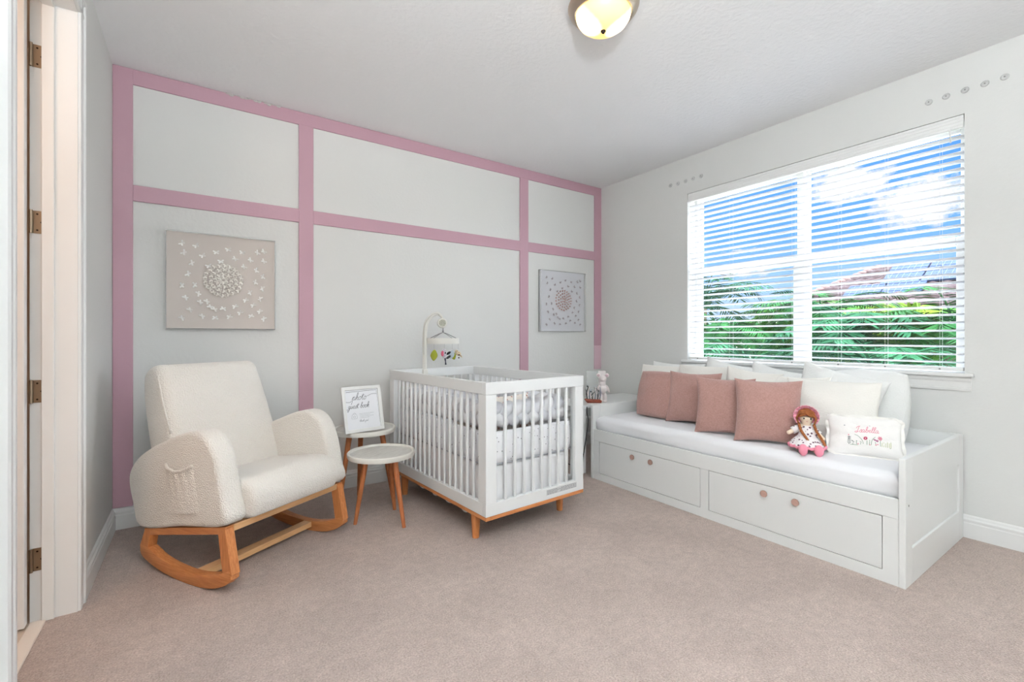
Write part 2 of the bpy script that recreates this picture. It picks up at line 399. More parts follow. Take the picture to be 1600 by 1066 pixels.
obj('window_frame', bm, VINYL, win)
for (y0, y1) in ((WY0+.02, ymid-.018), (ymid+.018, WY1-.02)):
    bm = B(); frame_rect(bm, 3.762, 3.79, y0, y1, 1.690, WZ1-.02, .026, .035); u = obj('upper_sash', bm, VINYL, win)
    obj('pane', box(B(), (3.775, y0+.02, 1.71), (3.779, y1-.02, WZ1-.05)), GL, u)
    bm = B(); frame_rect(bm, 3.732, 3.762, y0, y1, .888, 1.735, .040, .055); l = obj('lower_sash', bm, VINYL, win)
    obj('pane', box(B(), (3.745, y0+.03, .93), (3.749, y1-.03, 1.70)), GL, l)
    bm = B()
    for q in (.3, .7): box(bm, (3.722, y0+(y1-y0)*q-.03, 1.735), (3.76, y0+(y1-y0)*q+.03, 1.748), .004, 2)
    obj('sash_lock', bm, VINYL, l)
bm = B()
box(bm, (XR-.038, WY0-.042, .909), (3.722, WY1+.042, .9315), .006, 3); box(bm, (XR+.001, WY0, .860), (3.722, WY1, .912))
sill = struct('window_sill', bm, TRIM); sill.name = 'window_sill'
bm = B(); pf = [(0, 0), (.010, 0), (.012, .014), (.010, .016), (.012, .05), (.018, .06), (.02, .072), (.026, .079), (0, .079)]
R = [[bm.verts.new((XR-a, y, .829+b)) for a, b in pf] for y in (WY0-.03, WY1+.03)]
for k in range(len(pf)): bm.faces.new((R[0][k], R[0][(k+1) % len(pf)], R[1][(k+1) % len(pf)], R[1][k]))
bm.faces.new(R[0]); bm.faces.new(R[1][::-1]); struct('trim_16', bm, TRIM)

bl = thing('venetian_blind', 'wide white horizontal slat blind, lowered and open, across the window', 'window blind', (3.652, 1.5955, WZ0))
hw = (WY1-WY0)/2-.008
bm = B(); box(bm, (-.043, -hw-.004, 1.405), (-.030, hw+.004, 1.477), .003, 2)
for z in (1.420, 1.440, 1.458): box(bm, (-.046, -hw-.004, z), (-.042, hw+.004, z+.006), .001, 1)
obj('valance', bm, BLIND, bl)
obj('head_rail', box(B(), (-.028, -hw, 1.42), (.030, hw, 1.475)), BLIND, bl)
bm = B(); nsl = 29
for i in range(nsl):
    z = .055+i*.0467
    for k in range(4):
        x0 = -.025+k*.0125; zz = .0022*math.sin(PI*(k+.5)/4)-.19*(x0+.00625)
        box(bm, (x0, -hw, z+zz-.0020), (x0+.0128, hw, z+zz+.0020))
obj('slats', bm, SLAT, bl)
obj('bottom_rail', box(B(), (-.028, -hw, .008), (.028, hw, .028), .003, 2), BLIND, bl)
for y in (2.40, 2.108, 1.626, 1.33, 1.07, .808):
    yy = y-1.5955; bm = B()
    for x in (-.027, .027): tube(bm, [(x, yy, .02), (x, yy, 1.42)], .0006, 4)
    for i in range(nsl): tube(bm, [(-.027, yy, .053+i*.0467), (.027, yy, .053+i*.0467)], .0007, 4)
    c = obj('ladder_cord', bm, BLIND, bl)
    b2 = B(); cyl(b2, (-.030, yy, .016), (-.0275, yy, .016), .005, n=10); obj('cord_plug', b2, GREYM, c)
bm = B(); tube(bm, [(-.048, -.835, 1.41), (-.050, -.838, 1.37), (-.05, -.84, 1.33)], .004, 8); obj('cord_tassel', bm, BLIND, bl, True)

# screw caps / brackets left in the wall above the window
proto = None
rows = [[(2.667, 2.534), (2.588, 2.531), (2.511, 2.531), (2.434, 2.531), (2.356, 2.532)], [(.853, 2.539), (.776, 2.541), (.696, 2.543), (.616, 2.543), (.540, 2.545)]]
ords = ['first', 'second', 'middle', 'fourth', 'last']
for ri, row in enumerate(rows):
    for ci, (y, z) in enumerate(row):
        if proto is None:
            proto = thing('wall_disc', '', 'wall disc', (XR, y, z), 0, 'small grey discs on the wall above the window')
            bm = B(); lathe(bm, [(0, 0), (.017, 0), (.0175, .004), (.015, .009), (.010, .0095), (.009, .007), (0, .007)], 24)
            obj('disc', bm, mat('disc_grey', s(206, 206, 204), .4), proto, True, rot=(0, -PI/2, 0), sharp=40)
            bm = B(); lathe(bm, [(0, 0), (.004, 0), (.004, .0085), (0, .009)], 10); obj('screw', bm, GREYM, proto, rot=(0, -PI/2, 0))
            o = proto
        else: o = dup(proto, (XR, y, z), 0)
        o['label'] = 'grey wall disc, %s from left in the row above the window\'s %s' % (ords[ci], 'left corner' if ri == 0 else 'right corner')

# ------------------------------------------------------------------ ceiling light
lt = thing('ceiling_light', 'round flush ceiling light with amber glass bowl and nickel ring', 'ceiling light', (1.625, 1.585, H))
lathe_m = lathe(B(), [(.05, 0), (.168, 0), (.170, -.006), (.166, -.018), (.150, -.040), (.140, -.046), (.132, -.044), (.132, -.03), (.05, -.02)], 56)
obj('pan', lathe_m, METAL, lt, True, sharp=30)
bm = lathe(B(), [(.131, -.036), (.131, -.046), (.127, -.062), (.113, -.084), (.090, -.102), (.06, -.114), (.03, -.119), (0, -.120)], 56)
AMB = mat('alabaster_glass', s(255, 232, 170), .35)
nt = AMB.node_tree; b = nt.nodes['Principled BSDF']
tc = nt.nodes.new('ShaderNodeTexCoord'); g1 = nt.nodes.new('ShaderNodeVectorMath'); g1.operation = 'DISTANCE'; g1.inputs[1].default_value = (-.05, .03, -.05)
g2 = nt.nodes.new('ShaderNodeVectorMath'); g2.operation = 'DISTANCE'; g2.inputs[1].default_value = (.055, -.03, -.05)
mn = nt.nodes.new('ShaderNodeMath'); mn.operation = 'MINIMUM'; nt.links.new(tc.outputs['Object'], g1.inputs[0]); nt.links.new(tc.outputs['Object'], g2.inputs[0]); nt.links.new(g1.outputs['Value'], mn.inputs[0]); nt.links.new(g2.outputs['Value'], mn.inputs[1])
rp = nt.nodes.new('ShaderNodeValToRGB'); nt.links.new(mn.outputs[0], rp.inputs[0])
rp.color_ramp.elements[0].position = .038; rp.color_ramp.elements[0].color = (1.0, .92, .72, 1)
rp.color_ramp.elements[1].position = .090; rp.color_ramp.elements[1].color = (.21, .125, .03, 1)
nt.links.new(rp.outputs[0], b.inputs['Emission Color']); b.inputs['Emission Strength'].default_value = 5
obj('glass_bowl', bm, AMB, lt, True)
bm = lathe(B(), [(0, -.112), (.012, -.118), (.012, -.124), (.006, -.127), (.007, -.131), (0, -.135)], 20); obj('finial', bm, DARK, lt, True)
# made-up ceiling rims added round the two downward fill lights
for x, y in ((.1, -1.9), (1.1, -2.2)):
    t = thing('fill_fixture', 'made-up white ceiling light rim added round a fill light behind the camera, %s' % ('nearer the doorway' if x < 1 else 'nearer the window wall'), 'ceiling light', (x, y, H))
    obj('fill_rim', lathe(B(), [(.25, 0), (.29, 0), (.29, -.03), (.262, -.033), (.258, -.01), (.25, -.01)], 40), TRIM, t, True, sharp=30)

fl_ = thing('fill_uplighter', 'made-up white uplighter added behind the camera for fill light', 'floor lamp', (-.1, -.6, 0))  # invented lamp body that carries the upward fill light
obj('base', lathe(B(), [(0, 0), (.15, 0), (.15, .02), (0, .025)], 32), TRIM, fl_, True, sharp=30)
bm = B(); cyl(bm, (0, 0, .02), (0, 0, 1.72), .014); obj('pole', bm, TRIM, fl_, True)
obj('lamp_shade', lathe(B(), [(.02, 1.70), (.10, 1.73), (.20, 1.80), (.205, 1.80), (.11, 1.72), (.02, 1.69)], 40), TRIM, fl_, True)

# ------------------------------------------------------------------ cursive strokes for the writing
GLY = {  # per letter: list of strokes, advance; x-height 1, ascender 2, descender -1
 'p': ([[(-.1, .2), (.25, 1), (.2, .2), (.05, -1.2)], [(.2, .55), (.5, 1), (.8, .65), (.6, .1), (.3, .15)], [(.7, .1), (1.0, .15)]], 1.0),
 'h': ([[(0, .2), (.45, 1.4), (.5, 2.1), (.3, 2.0), (.2, 1), (.15, 0)], [(.15, .3), (.5, .95), (.65, .7), (.6, .1), (.9, .1)]], .9),
 'o': ([[(.35, 1), (.05, .6), (.2, .05), (.6, .2), (.65, .8), (.35, 1), (.6, .85), (.95, .95)]], .85),
 't': ([[(.05, .4), (.4, 1.7), (.25, .6), (.35, .05), (.75, .2)], [(-.1, 1.25), (.8, 1.35)]], .7),
 'g': ([[(.65, .9), (.25, .95), (.05, .45), (.35, .05), (.65, .8), (.55, -.4), (.25, -1.1), (.05, -.7), (.6, 0), (.95, .3)]], .9),
 'u': ([[(0, .8), (.1, .9), (.15, .2), (.4, .05), (.65, .9), (.65, .2), (.95, .15)]], .9),
 'e': ([[(0, .3), (.5, .6), (.45, 1), (.15, .8), (.15, .2), (.45, .02), (.85, .3)]], .75),
 's': ([[(0, .15), (.45, 1.05), (.6, .5), (.4, .02), (.1, .1)], [(.4, .04), (.75, .15)]], .65),
 'b': ([[(0, .3), (.45, 1.5), (.4, 2.1), (.2, 1.7), (.12, .3), (.4, .02), (.65, .4), (.5, .8), (.3, .7)], [(.5, .75), (.9, .85)]], .8),
 'k': ([[(0, .3), (.45, 1.5), (.4, 2.1), (.2, 1.7), (.15, 0)], [(.2, .5), (.6, 1), (.6, .6), (.25, .5), (.55, .1), (.9, .1)]], .85),
 'a': ([[(.65, .85), (.3, 1), (.05, .5), (.2, .05), (.5, .25), (.65, .9), (.6, .2), (.75, .05), (1, .25)]], .95),
 'l': ([[(0, .3), (.45, 1.5), (.4, 2.1), (.2, 1.7), (.15, .3), (.35, .02), (.65, .25)]], .55),
 'I': ([[(-.1, 1.3), (.3, 2.0), (.9, 2.1)], [(.6, 2.05), (.45, 1), (.3, .1), (0, -.15), (-.35, .1), (.1, .3), (.7, .15)]], .85),
 'n': ([[(0, .7), (.15, .95), (.12, .05)], [(.15, .5), (.5, .95), (.6, .2), (.85, .1)]], .85),
 'y': ([[(0, .8), (.15, .3), (.4, .1), (.65, .9)], [(.65, .9), (.5, -.3), (.15, -1), (.1, -.6), (.9, .2)]], .9),
 '!': ([[(.25, 1.9), (.15, .5)], [(.12, .08), (.13, 0)]], .5), ' ': ([], .7)}
def write(text, x, z, size, slant=.2):
    out = []
    for ch in text:
        st, adv = GLY[ch]
        for k in st:
            out.append([(x+size*(a+slant*b), z+size*b) for a, b in k])
        x += adv*size
    return out
def text_w(text, size): return sum(GLY[c][1] for c in text)*size
def strokes_mesh(strokes, surf, r, flat=.35, k=5):
    """strokes in (x, z); surf(x, z) -> (point, normal)"""
    bm = B()
    for st in strokes:
        P = smooth_pts([(a, b, 0) for a, b in st], k) if len(st) > 2 else [Vector((a, b, 0)) for a, b in st]
        pts = [surf(p.x, p.y)[0] for p in P]
        tube(bm, pts, r, 6, flat=(surf(P[0].x, P[0].y)[1], flat))
    return bm

# ------------------------------------------------------------------ butterfly pictures
def wing_mesh(size, fold, up):
    bm = B()
    for sg in (-1, 1):
        for prof in ([(0, 0), (.25, .35), (.62, .62), (.92, .60), (1, .38), (.82, .10), (.4, -.02)], [(0, -.02), (.4, -.06), (.72, -.18), (.74, -.48), (.5, -.66), (.24, -.50), (.05, -.2)]):
            P = smooth_pts([(a, b, 0) for a, b in prof], 3, True)
            vs = [bm.verts.new((sg*p.x*math.cos(fold)*size*.5, -up-p.x*math.sin(fold)*size*.5, p.y*size*.5)) for p in P]
            f = bm.faces.new(vs)
    thicken(bm, geom=bm.faces[:], thickness=.0006)
    tube(bm, [(0, -up, .42*size*.5), (0, -up-.0008, 0), (0, -up, -.4*size*.5)], [.0008, .0016, .0008], 6)
    cyl(bm, (0, 0, 0), (0, -up, 0), .0008, n=5)
    return bm
BP = [(235,235),(350,255),(250,315),(405,340),(520,310),(625,285),(750,310),(890,310),(950,300),(315,405),(455,430),(560,390),(685,365),(765,435),(825,375),(950,385),(880,465),(285,500),(940,520),(235,600),(340,595),(870,570),(935,625),(370,670),(820,660),(265,705),(780,725),(915,715),(385,745),(440,738),(470,785),(850,770),(300,810),(580,800),(685,780),(400,865),(505,805),(510,880),(635,870),(730,835),(830,865),(235,880),(910,825),(950,890)]
def picture(label, x0, x1, z0, z1, back, wingc, corec, core_r, bsz):
    cx, cz = (x0+x1)/2, (z0+z1)/2; W, Hh = x1-x0, z1-z0
    t = thing('butterfly_picture', label, 'picture', (cx, YB, cz))
    obj('backing', box(B(), (-W/2+.004, -.018, -Hh/2+.004), (W/2-.004, -.001, Hh/2-.004)), back, t)
    AC = mat('acrylic_edge', s(225, 228, 226), .08, alpha=.30)
    bm = B(); frame_rect2 = ((-W/2, -W/2+.004), (W/2-.004, W/2))
    for a, b in frame_rect2: box(bm, (a, -.045, -Hh/2), (b, -.001, Hh/2))
    for a, b in ((-Hh/2, -Hh/2+.004), (Hh/2-.004, Hh/2)): box(bm, (-W/2+.004, -.045, a), (W/2-.004, -.001, b))
    obj('acrylic_box', bm, AC, t)
    random.seed(4)
    wm = None; R = random.Random(3)
    def place(x, z, ang, kind, up):
        nonlocal wm
        key = kind
        if key not in cache:
            o = obj('butterfly', wing_mesh(bsz*(1 if kind == 0 else .95), .35 if kind == 0 else (.62 if bsz > .033 else 1.0), .008), wingc if kind == 0 else corec, t)
            cache[key] = o
        else:
            o = cache[key].copy(); COL.objects.link(o); o.parent = t
        o.location = (x, -.018-up, z); o.rotation_euler = (0, ang, 0)
    cache = {}
    for (px, py) in BP:
        u = (px-105)/955; v = (py-(120+85*u))/(855-75*u)
        x = -W/2+u*W; z = Hh/2-v*Hh
        place(x, z, math.atan2(x, z)+R.uniform(-.35, .35), 0, 0)
    for n, rr in ((5, .016), (9, .040), (15, .068), (21, .096)):
        for k in range(n):
            a = 2*PI*k/n+rr*20; r = rr*core_r+R.uniform(-.004, .004)
            place(r*math.sin(a)*1.03, r*math.cos(a)+.012, a+R.uniform(-.15, .15), 1, .002+(.1-rr)*.12)
    return t
PAPER = mat('ivory_paper', s(250, 249, 245), .7)
picture('large greige picture of white paper butterflies above the rocking chair', -.157, .447, 1.187, 1.797, mat('greige_board', s(212, 203, 196), .8), PAPER, mat('ivory_paper_core', s(250, 246, 238), .7), 1.0, .038)
picture('pale grey picture of blush-centred butterflies above the crib, near the corner', 2.755, 3.350, 1.190, 1.795, mat('pale_board', s(214, 214, 218), .8), mat('silver_paper', s(166, 156, 158), .6), mat('blush_paper', s(190, 148, 138), .6), 1.0, .030)

# ------------------------------------------------------------------ rocking chair  (x forward, y across, z up)
ch = thing('rocking_chair', 'cream boucle rocking armchair with oak rockers and side pocket', 'armchair', (-.004, 2.538, 0), math.radians(-58))
def pl_(x, y, t): return (x, t, y)
CW = .70
low = smooth_pts([(-.425, .085, 0), (-.40, .058, 0), (-.30, .026, 0), (-.17, .006, 0), (-.02, 0, 0), (.10, .012, 0), (.19, .042, 0), (.238, .078, 0)], 4)
upp = smooth_pts([(.238, .125, 0), (.18, .098, 0), (.09, .070, 0), (-.02, .056, 0), (-.15, .060, 0), (-.27, .080, 0), (-.355, .112, 0), (-.425, .120, 0)], 4)
rock = [(p.x, p.y) for p in low]+[(p.x, p.y) for p in upp]
for w0 in (.0, CW-.042):
    w1 = w0+.042
    obj('rocker', slab(B(), rock, w0, w1, .003, pl_, 2), OAKX, ch, True, sharp=35)
    obj('leg', slab(B(), [(.150, .285), (.202, .292), (.244, .100), (.215, .075), (.184, .085)], w0+.0005, w1-.0005, .002, pl_, 1), OAKZ, ch)
    obj('leg', slab(B(), [(-.388, .196), (-.338, .205), (-.362, .105), (-.418, .095), (-.428, .110)], w0+.0005, w1-.0005, .002, pl_, 1), OAKZ, ch)
    obj('side_rail', slab(B(), [(-.388, .168), (.196, .270), (.203, .303), (-.392, .201)], w0+.001, w1-.001, .002, pl_, 1), OAKX, ch)
obj('front_rail', slab(B(), [(.152, .262), (.196, .270), (.202, .302), (.155, .296)], .042, CW-.042, .002, pl_, 1), OAKL, ch)
obj('rear_rail', slab(B(), [(-.385, .168), (-.345, .175), (-.35, .206), (-.389, .200)], .042, CW-.042, .002, pl_, 1), OAKL, ch)
obj('stretcher', slab(B(), [(-.05, .026), (.005, .026), (.005, .054), (-.05, .054)], .042, CW-.042, .003, pl_, 1), OAKL, ch)
armp = smooth_pts([(-.405, .205, 0), (-.1, .258, 0), (.204, .311, 0), (.196, .42, 0), (.172, .53, 0), (.138, .62, 0), (.085, .682, 0), (.01, .708, 0), (-.08, .694, 0), (-.20, .652, 0), (-.32, .605, 0), (-.42, .552, 0), (-.485, .490, 0), (-.505, .42, 0), (-.47, .31, 0)], 4, True)
armp = [(p.x, p.y) for p in armp]
def armprof(dz): return [(a, b+dz) for a, b in armp]
A1 = obj('armrest', slab(B(), armprof(0), -.012, .095, .022, pl_, 5), BOUCLE, ch, True)
A2 = obj('armrest', slab(B(), armprof(.004), CW-.095, CW+.012, .022, pl_, 5), BOUCLE, ch, True)
# pocket on the near side
def pocket_pt(u, v):
    zt = .513+.028*(2*u-1)**2 + .014*u
    zb = .312+.034*u
    x = -.195+(.198+.055*(1-v)*.8)*u + .0*(1-v)
    z = zb+(zt-zb)*v
    fold = .003*math.sin(u*26+3*v)*v
    bulge = .015*(math.sin(PI*u)**.6)*(.55+.45*v)
    return (x, -.0125-bulge-fold*math.sin(PI*u), z)
bm = B(); n = 26; G = [[bm.verts.new(pocket_pt(i/n, j/n)) for j in range(n+1)] for i in range(n+1)]
for i in range(n):
    for j in range(n): bm.faces.new((G[i][j], G[i+1][j], G[i+1][j+1], G[i][j+1]))
bk = [[bm.verts.new((G[i][j].co.x, -.010, G[i][j].co.z)) for j in (0, n)] for i in range(n+1)]
pk = obj('pocket', bm, BOUCLE, A1, True)
bm = B(); tube(bm, [Vector(pocket_pt(i/20, 1))+Vector((0, -.002, 0)) for i in range(21)], .007, 8); obj('pocket_band', bm, BOUCLE, pk, True)
seatp = smooth_pts([(-.30, .235, 0), (-.05, .268, 0), (.205, .305, 0), (.252, .335, 0), (.262, .40, 0), (.235, .455, 0), (.17, .482, 0), (.02, .468, 0), (-.12, .446, 0), (-.30, .415, 0), (-.36, .33, 0)], 4, True)
obj('seat', slab(B(), [(p.x, p.y) for p in seatp], .088, CW-.088, .03, pl_, 5), BOUCLE, ch, True)
backp = smooth_pts([(-.22, .27, 0), (-.205, .42, 0), (-.245, .56, 0), (-.325, .78, 0), (-.385, .92, 0), (-.415, .975, 0), (-.46, .992, 0), (-.52, .975, 0), (-.555, .92, 0), (-.54, .78, 0), (-.49, .60, 0), (-.44, .44, 0), (-.40, .28, 0), (-.31, .24, 0)], 4, True)
bp = slab(B(), [(p.x, p.y) for p in backp], .070, CW-.065, .045, pl_, 6)
for v in bp.verts:   # slightly narrower towards the top
    k = max(0, min(1, (v.co.z-.5)/.45)); v.co.y = .35+(v.co.y-.35)*(1+.04*(1-k)-.01*k)
obj('backrest', bp, BOUCLE, ch, True)
bm = B(); sm_ = [(-.368-.012*0, 0)]
tube(bm, [(-.43, .10, .975), (-.415, .075, .93), (-.36, .068, .80), (-.30, .068, .66)], .004, 6); obj('piping', bm, BOUCLE, ch, True)

# ------------------------------------------------------------------ round side tables
INLAY = mat('whitewashed_wood', s(226, 224, 218), .5, color2=s(190, 186, 178), vscale=5, stretch=(2, 26, 26))
RIM = mat('stool_rim_white', s(232, 230, 222), .5)
def round_table(label, x, y, R, z, legs, rot):
    t = thing('side_table', label, 'side table', (x, y, 0), 0, None)
    tt = obj('tabletop', lathe(B(), [(0, z-.032), (R-.012, z-.032), (R-.004, z-.030), (R, z-.02), (R, z-.004), (R-.003, z), (R-.012, z), (R-.016, z-.004), (R-.018, z-.014), (0, z-.014)], 64), RIM, t, True, sharp=30)
    obj('inlay', lathe(B(), [(0, z-.0145), (R-.0175, z-.0145), (R-.0175, z-.0125), (0, z-.0125)], 48), INLAY, tt, rot=(0, 0, rot))
    for lx, ly in legs:
        dx, dy = lx-x, ly-y; k = .58
        bm = B(); cyl(bm, (dx, dy, 0), (dx*k, dy*k, z-.033), .011, .0185, 20); obj('leg', bm, WALNUT, t, True, sharp=40)
    return t
lowt = round_table('low round white side table on splayed wooden legs beside the rocking chair', .940, 2.790, .2015, .435, ((1.020, 2.622), (.793, 2.835), (1.075, 2.930)), .5)
hit = round_table('taller round white side table holding the framed sign', .945, 3.150, .205, .522, ((.755, 3.086), (1.11, 3.037), (.96, 3.345)), .5)
# framed sign
sg = thing('framed_sign', 'white photo guest book sign in a white frame on the taller table', 'framed sign', (.903, 2.998, .5225), math.radians(9))
tilt = Matrix.Rotation(math.radians(-13), 4, 'X')
FW, FH = .268, .296
def fbox(bm, lo, hi, bev=0): box(bm, lo, hi, bev, 2, tilt); return bm
bm = B(); fbox(bm, (-FW/2, -.009, 0), (-FW/2+.022, .009, FH), .002); fbox(bm, (FW/2-.022, -.009, 0), (FW/2, .009, FH), .002)
fbox(bm, (-FW/2+.02, -.009, 0), (FW/2-.02, .009, .022), .002); fbox(bm, (-FW/2+.02, -.009, FH-.022), (FW/2-.02, .009, FH), .002)
fr = obj('frame', bm, FURN, sg)
pp = obj('print', fbox(B(), (-FW/2+.02, 0, .02), (FW/2-.02, .004, FH-.02)), mat('white_card', s(240, 242, 246), .5), sg)
obj('easel_back', fbox(B(), (-FW/2+.01, .009, .01), (FW/2-.01, .012, FH-.01)), BLACK, sg)
bm = B(); box(bm, (-.03, .0, 0), (.03, .003, .2), .001, 1, Matrix.Translation((0, .115, .001)) @ Matrix.Rotation(math.radians(17), 4, 'X')); obj('easel_strut', bm, BLACK, sg)
def fsurf(x, z): return (tilt @ Vector((x, -.0008, z)), tilt.to_3x3() @ Vector((0, -1, 0)))
INK = mat('grey_ink', s(84, 88, 94), .6); INK2 = mat('pale_ink', s(150, 154, 158), .6)
st = write('photo', -.068, .208, .0225, .3)+write('guest book', -.100, .155, .0180, .3)
st += [[(-.105, .262), (.105, .266)], [(.040, .228), (.07, .240), (.105, .240)], [(-.110, .200), (-.085, .197), (-.068, .206)], [(-.114, .148), (-.100, .152)]]
obj('lettering', strokes_mesh(st, fsurf, .0011), INK, pp)
st = [[(-.08, .09), (-.075, .115), (-.05, .118), (-.045, .09), (-.08, .09)], [(-.07, .118), (-.065, .125), (-.056, .125), (-.054, .118)], [(-.07, .10), (-.062, .108), (-.055, .10), (-.062, .095), (-.07, .10)]]
for i, (a, b) in enumerate(((-.028, .075), (-.028, .045), (-.024, .07), (-.028, .04))): st.append([(a, .118-i*.009), (b, .118-i*.009)])
st += write('thank you!', -.03, .066, .0075, .2) + [[(.105, .262), (.108, .16)], [(.108, .16), (.111, .045)]]
obj('fine_print', strokes_mesh(st, fsurf, .0006), INK2, pp)

# ------------------------------------------------------------------ crib (x across short side, y along)
CX, CY, CR = 1.272, 2.098, math.radians(4.0)
CWd, CL, CH = .758, 1.243, .891
cr = thing('crib', 'white slatted baby crib on a wooden base with peg legs', 'crib', (CX, CY, 0), CR)
pt = .014   # lip
for sx in (0, 1):
    for sy in (0, 1):
        x0 = 0 if sx == 0 else CWd-.045; y0 = 0 if sy == 0 else CL-.075
        bm = B(); box(bm, (x0+.001, y0+.001, .235), (x0+.044, y0+.074, CH-.065), .003, 2)
        ya = .001 if sy == 0 else CL-.030
        xa = .0015 if sx == 0 else CWd-.072
        ya += -.0006 if sy == 0 else .0006
        box(bm, (xa, ya, .2355), (xa+.0705, ya+.029, CH-.0655), .003, 2)
        obj('post', bm, CRIBW, cr)
def rail(name, lo, hi): return obj(name, box(B(), lo, hi, .0025, 2), CRIBW, cr)
for z0, z1, nm in ((CH-.065, CH, 'top_rail'), (.170, .238, 'bottom_rail')):
    rail(nm, (0, 0, z0), (CWd, .030, z1)); rail(nm, (0, CL-.030, z0), (CWd, CL, z1))
    rail(nm, (0, .0305, z0), (.030, CL-.0305, z1)); rail(nm, (CWd-.030, .0305, z0), (CWd, CL-.0305, z1))
sl = None
def slat(x, y):
    global sl
    if sl is None:
        bm = B(); box(bm, (-.0085, -.0085, .236), (.0085, .0085, CH-.063), .0045, 3); sl = obj('slat', bm, CRIBW, cr, True); o = sl
    else: o = sl.copy(); COL.objects.link(o); o.parent = cr
    o.location = (x, y, 0)
for k in range(16):
    y = .075+(CL-.15)*(k+1)/17
    slat(.015, y); slat(CWd-.015, y)
for k in range(8):
    x = .073+(CWd-.146)*(k+1)/9
    slat(x, .015); slat(x, CL-.015)
WB = .149
for lo, hi, mm in (((.0, .0, WB), (.03, CL, .1695), OAKY), ((CWd-.03, 0, WB), (CWd, CL, .1695), OAKY), ((.0305, 0, WB), (CWd-.0305, .03, .1695), OAKX), ((.0305, CL-.03, WB), (CWd-.0305, CL, .1695), OAKX)):
    obj('base_rail', box(B(), lo, hi, .002, 1), mm, cr)
for x, y in ((.046, .165), (CWd-.050, .165), (.046, CL-.165), (CWd-.050, CL-.165)):
    bm = B(); cyl(bm, (x, y, 0), (x, y, WB+.001), .019, .029, 24); obj('leg', bm, OAKZ, cr, True, sharp=40)
    obj('leg_block', box(B(), (x-.04, y-.03, WB-.004), (x+.04, y+.03, .168)), OAKX, cr)
lb = obj('label', box(B(), (.44, -.0007, .196), (.695, .0005, .228)), mat('label_grey', s(206, 206, 206), .5), cr)
bm = B(); rr = random.Random(5)
for k in range(4):
    x = .446
    while x < .685:
        w = rr.uniform(.006, .02); 
        if not .525 < x < .54: box(bm, (x, -.0011, .200+k*.0068), (min(x+w, .69), -.0005, .2028+k*.0068))
        x += w+.004
obj('label_print', bm, mat('label_ink', s(130, 130, 132), .6), lb)
for z in (.62, .50, .40):
    bm = B(); cyl(bm, (CWd-.05, .0312, z), (CWd-.05, .028, z), .004); obj('bolt', bm, BLACK, cr)

# ------ mattress, skirt, bumper, braid
def perim(inset, z, n=160, rc=.06):
    x0, x1, y0, y1 = inset, CWd-inset, inset, CL-inset; pts = []
    segs = [((x0+rc, y0), (x1-rc, y0), (x1-rc, y0+rc), -PI/2), ((x1, y0+rc), (x1, y1-rc), (x1-rc, y1-rc), 0), ((x1-rc, y1), (x0+rc, y1), (x0+rc, y1-rc), PI/2), ((x0, y1-rc), (x0, y0+rc), (x0+rc, y0+rc), PI)]
    for a, b, c, a0 in segs:
        L = math.dist(a, b); k = max(2, int(L/.012))
        for i in range(k): pts.append((a[0]+(b[0]-a[0])*i/k, a[1]+(b[1]-a[1])*i/k, z, (math.cos(a0), math.sin(a0))))
        for i in range(7):
            t = a0+PI/2*i/7; pts.append((c[0]+rc*math.cos(t), c[1]+rc*math.sin(t), z, (math.cos(t), math.sin(t))))
    return pts
GREYS = mat('pale_grey_cotton', s(244, 244, 245), .9, bump=.1, bscale=20)
m1 = tag(obj('crib_mattress', box(B(), (.062, .062, .37), (CWd-.062, CL-.062, .49), .03, 4), SHEET, smooth=True, loc=(CX, CY, 0), rot=(0, 0, CR)), 'white sheeted mattress inside the crib', 'mattress')
obj('mattress_support', box(B(), (.075, .075, .345), (CWd-.075, CL-.075, .366), .003, 1), CRIBW, cr)
bm = B(); P = perim(.050, 0)
def ring_strip(bm, P, zs, wav, closed=True):
    rows = []
    for zi, z in enumerate(zs):
        rows.append([bm.verts.new((p[0]+p[3][0]*wav(i, zi), p[1]+p[3][1]*wav(i, zi), z)) for i, p in enumerate(P)])
    n = len(P)
    for a, b in zip(rows, rows[1:]):
        for i in range(n if closed else n-1): bm.faces.new((a[i], a[(i+1) % n], b[(i+1) % n], b[i]))
ring_strip(bm, P, [.180+.02*k for k in range(13)], lambda i, z: .003*math.sin(i*.35+z*.15)*(1-z/14))
thicken(bm, geom=bm.faces[:], thickness=.002)
tag(obj('crib_skirt', bm, GREYS, smooth=True, loc=(CX, CY, 0), rot=(0, 0, CR)), 'plain pale grey cloth skirt hanging inside the crib slats below the dotted bumper', 'crib skirt')
bm = B()
for ya, yb in ((.20, .52), (.56, .86)):
    n = 40; top = [bm.verts.new((.042, ya+(yb-ya)*i/n, .165)) for i in range(n+1)]
    bot = [bm.verts.new((.040+.003*math.sin(i*.5), ya+(yb-ya)*i/n, .146-.042*abs(math.sin(PI*i/n))**.5*(.6+.4*math.sin(i*.23)))) for i in range(n+1)]
    for i in range(n): bm.faces.new((top[i], top[i+1], bot[i+1], bot[i]))
thicken(bm, geom=bm.faces[:], thickness=.002)
obj('skirt_hem', bm, SHEET, [o for o in COL.objects if o.name == 'crib_skirt'][0])
DOT = mat('dotted_cotton', s(240, 240, 242), .9, dots=(s(130, 126, 132), 44, .15))
bm = B(); P = perim(.046, 0)
ring_strip(bm, P, [.432, .436, .47, .52, .57, .60, .612], lambda i, z: (.0, .006, .008, .010, .008, .005, -.002)[z]+.0015*math.sin(i*.5))
thicken(bm, geom=bm.faces[:], thickness=.010)
bmp = tag(obj('dotted_bumper', bm, DOT, smooth=True, loc=(CX, CY, 0), rot=(0, 0, CR)), 'white grey-dotted bumper band round the inside of the crib', 'crib bumper')
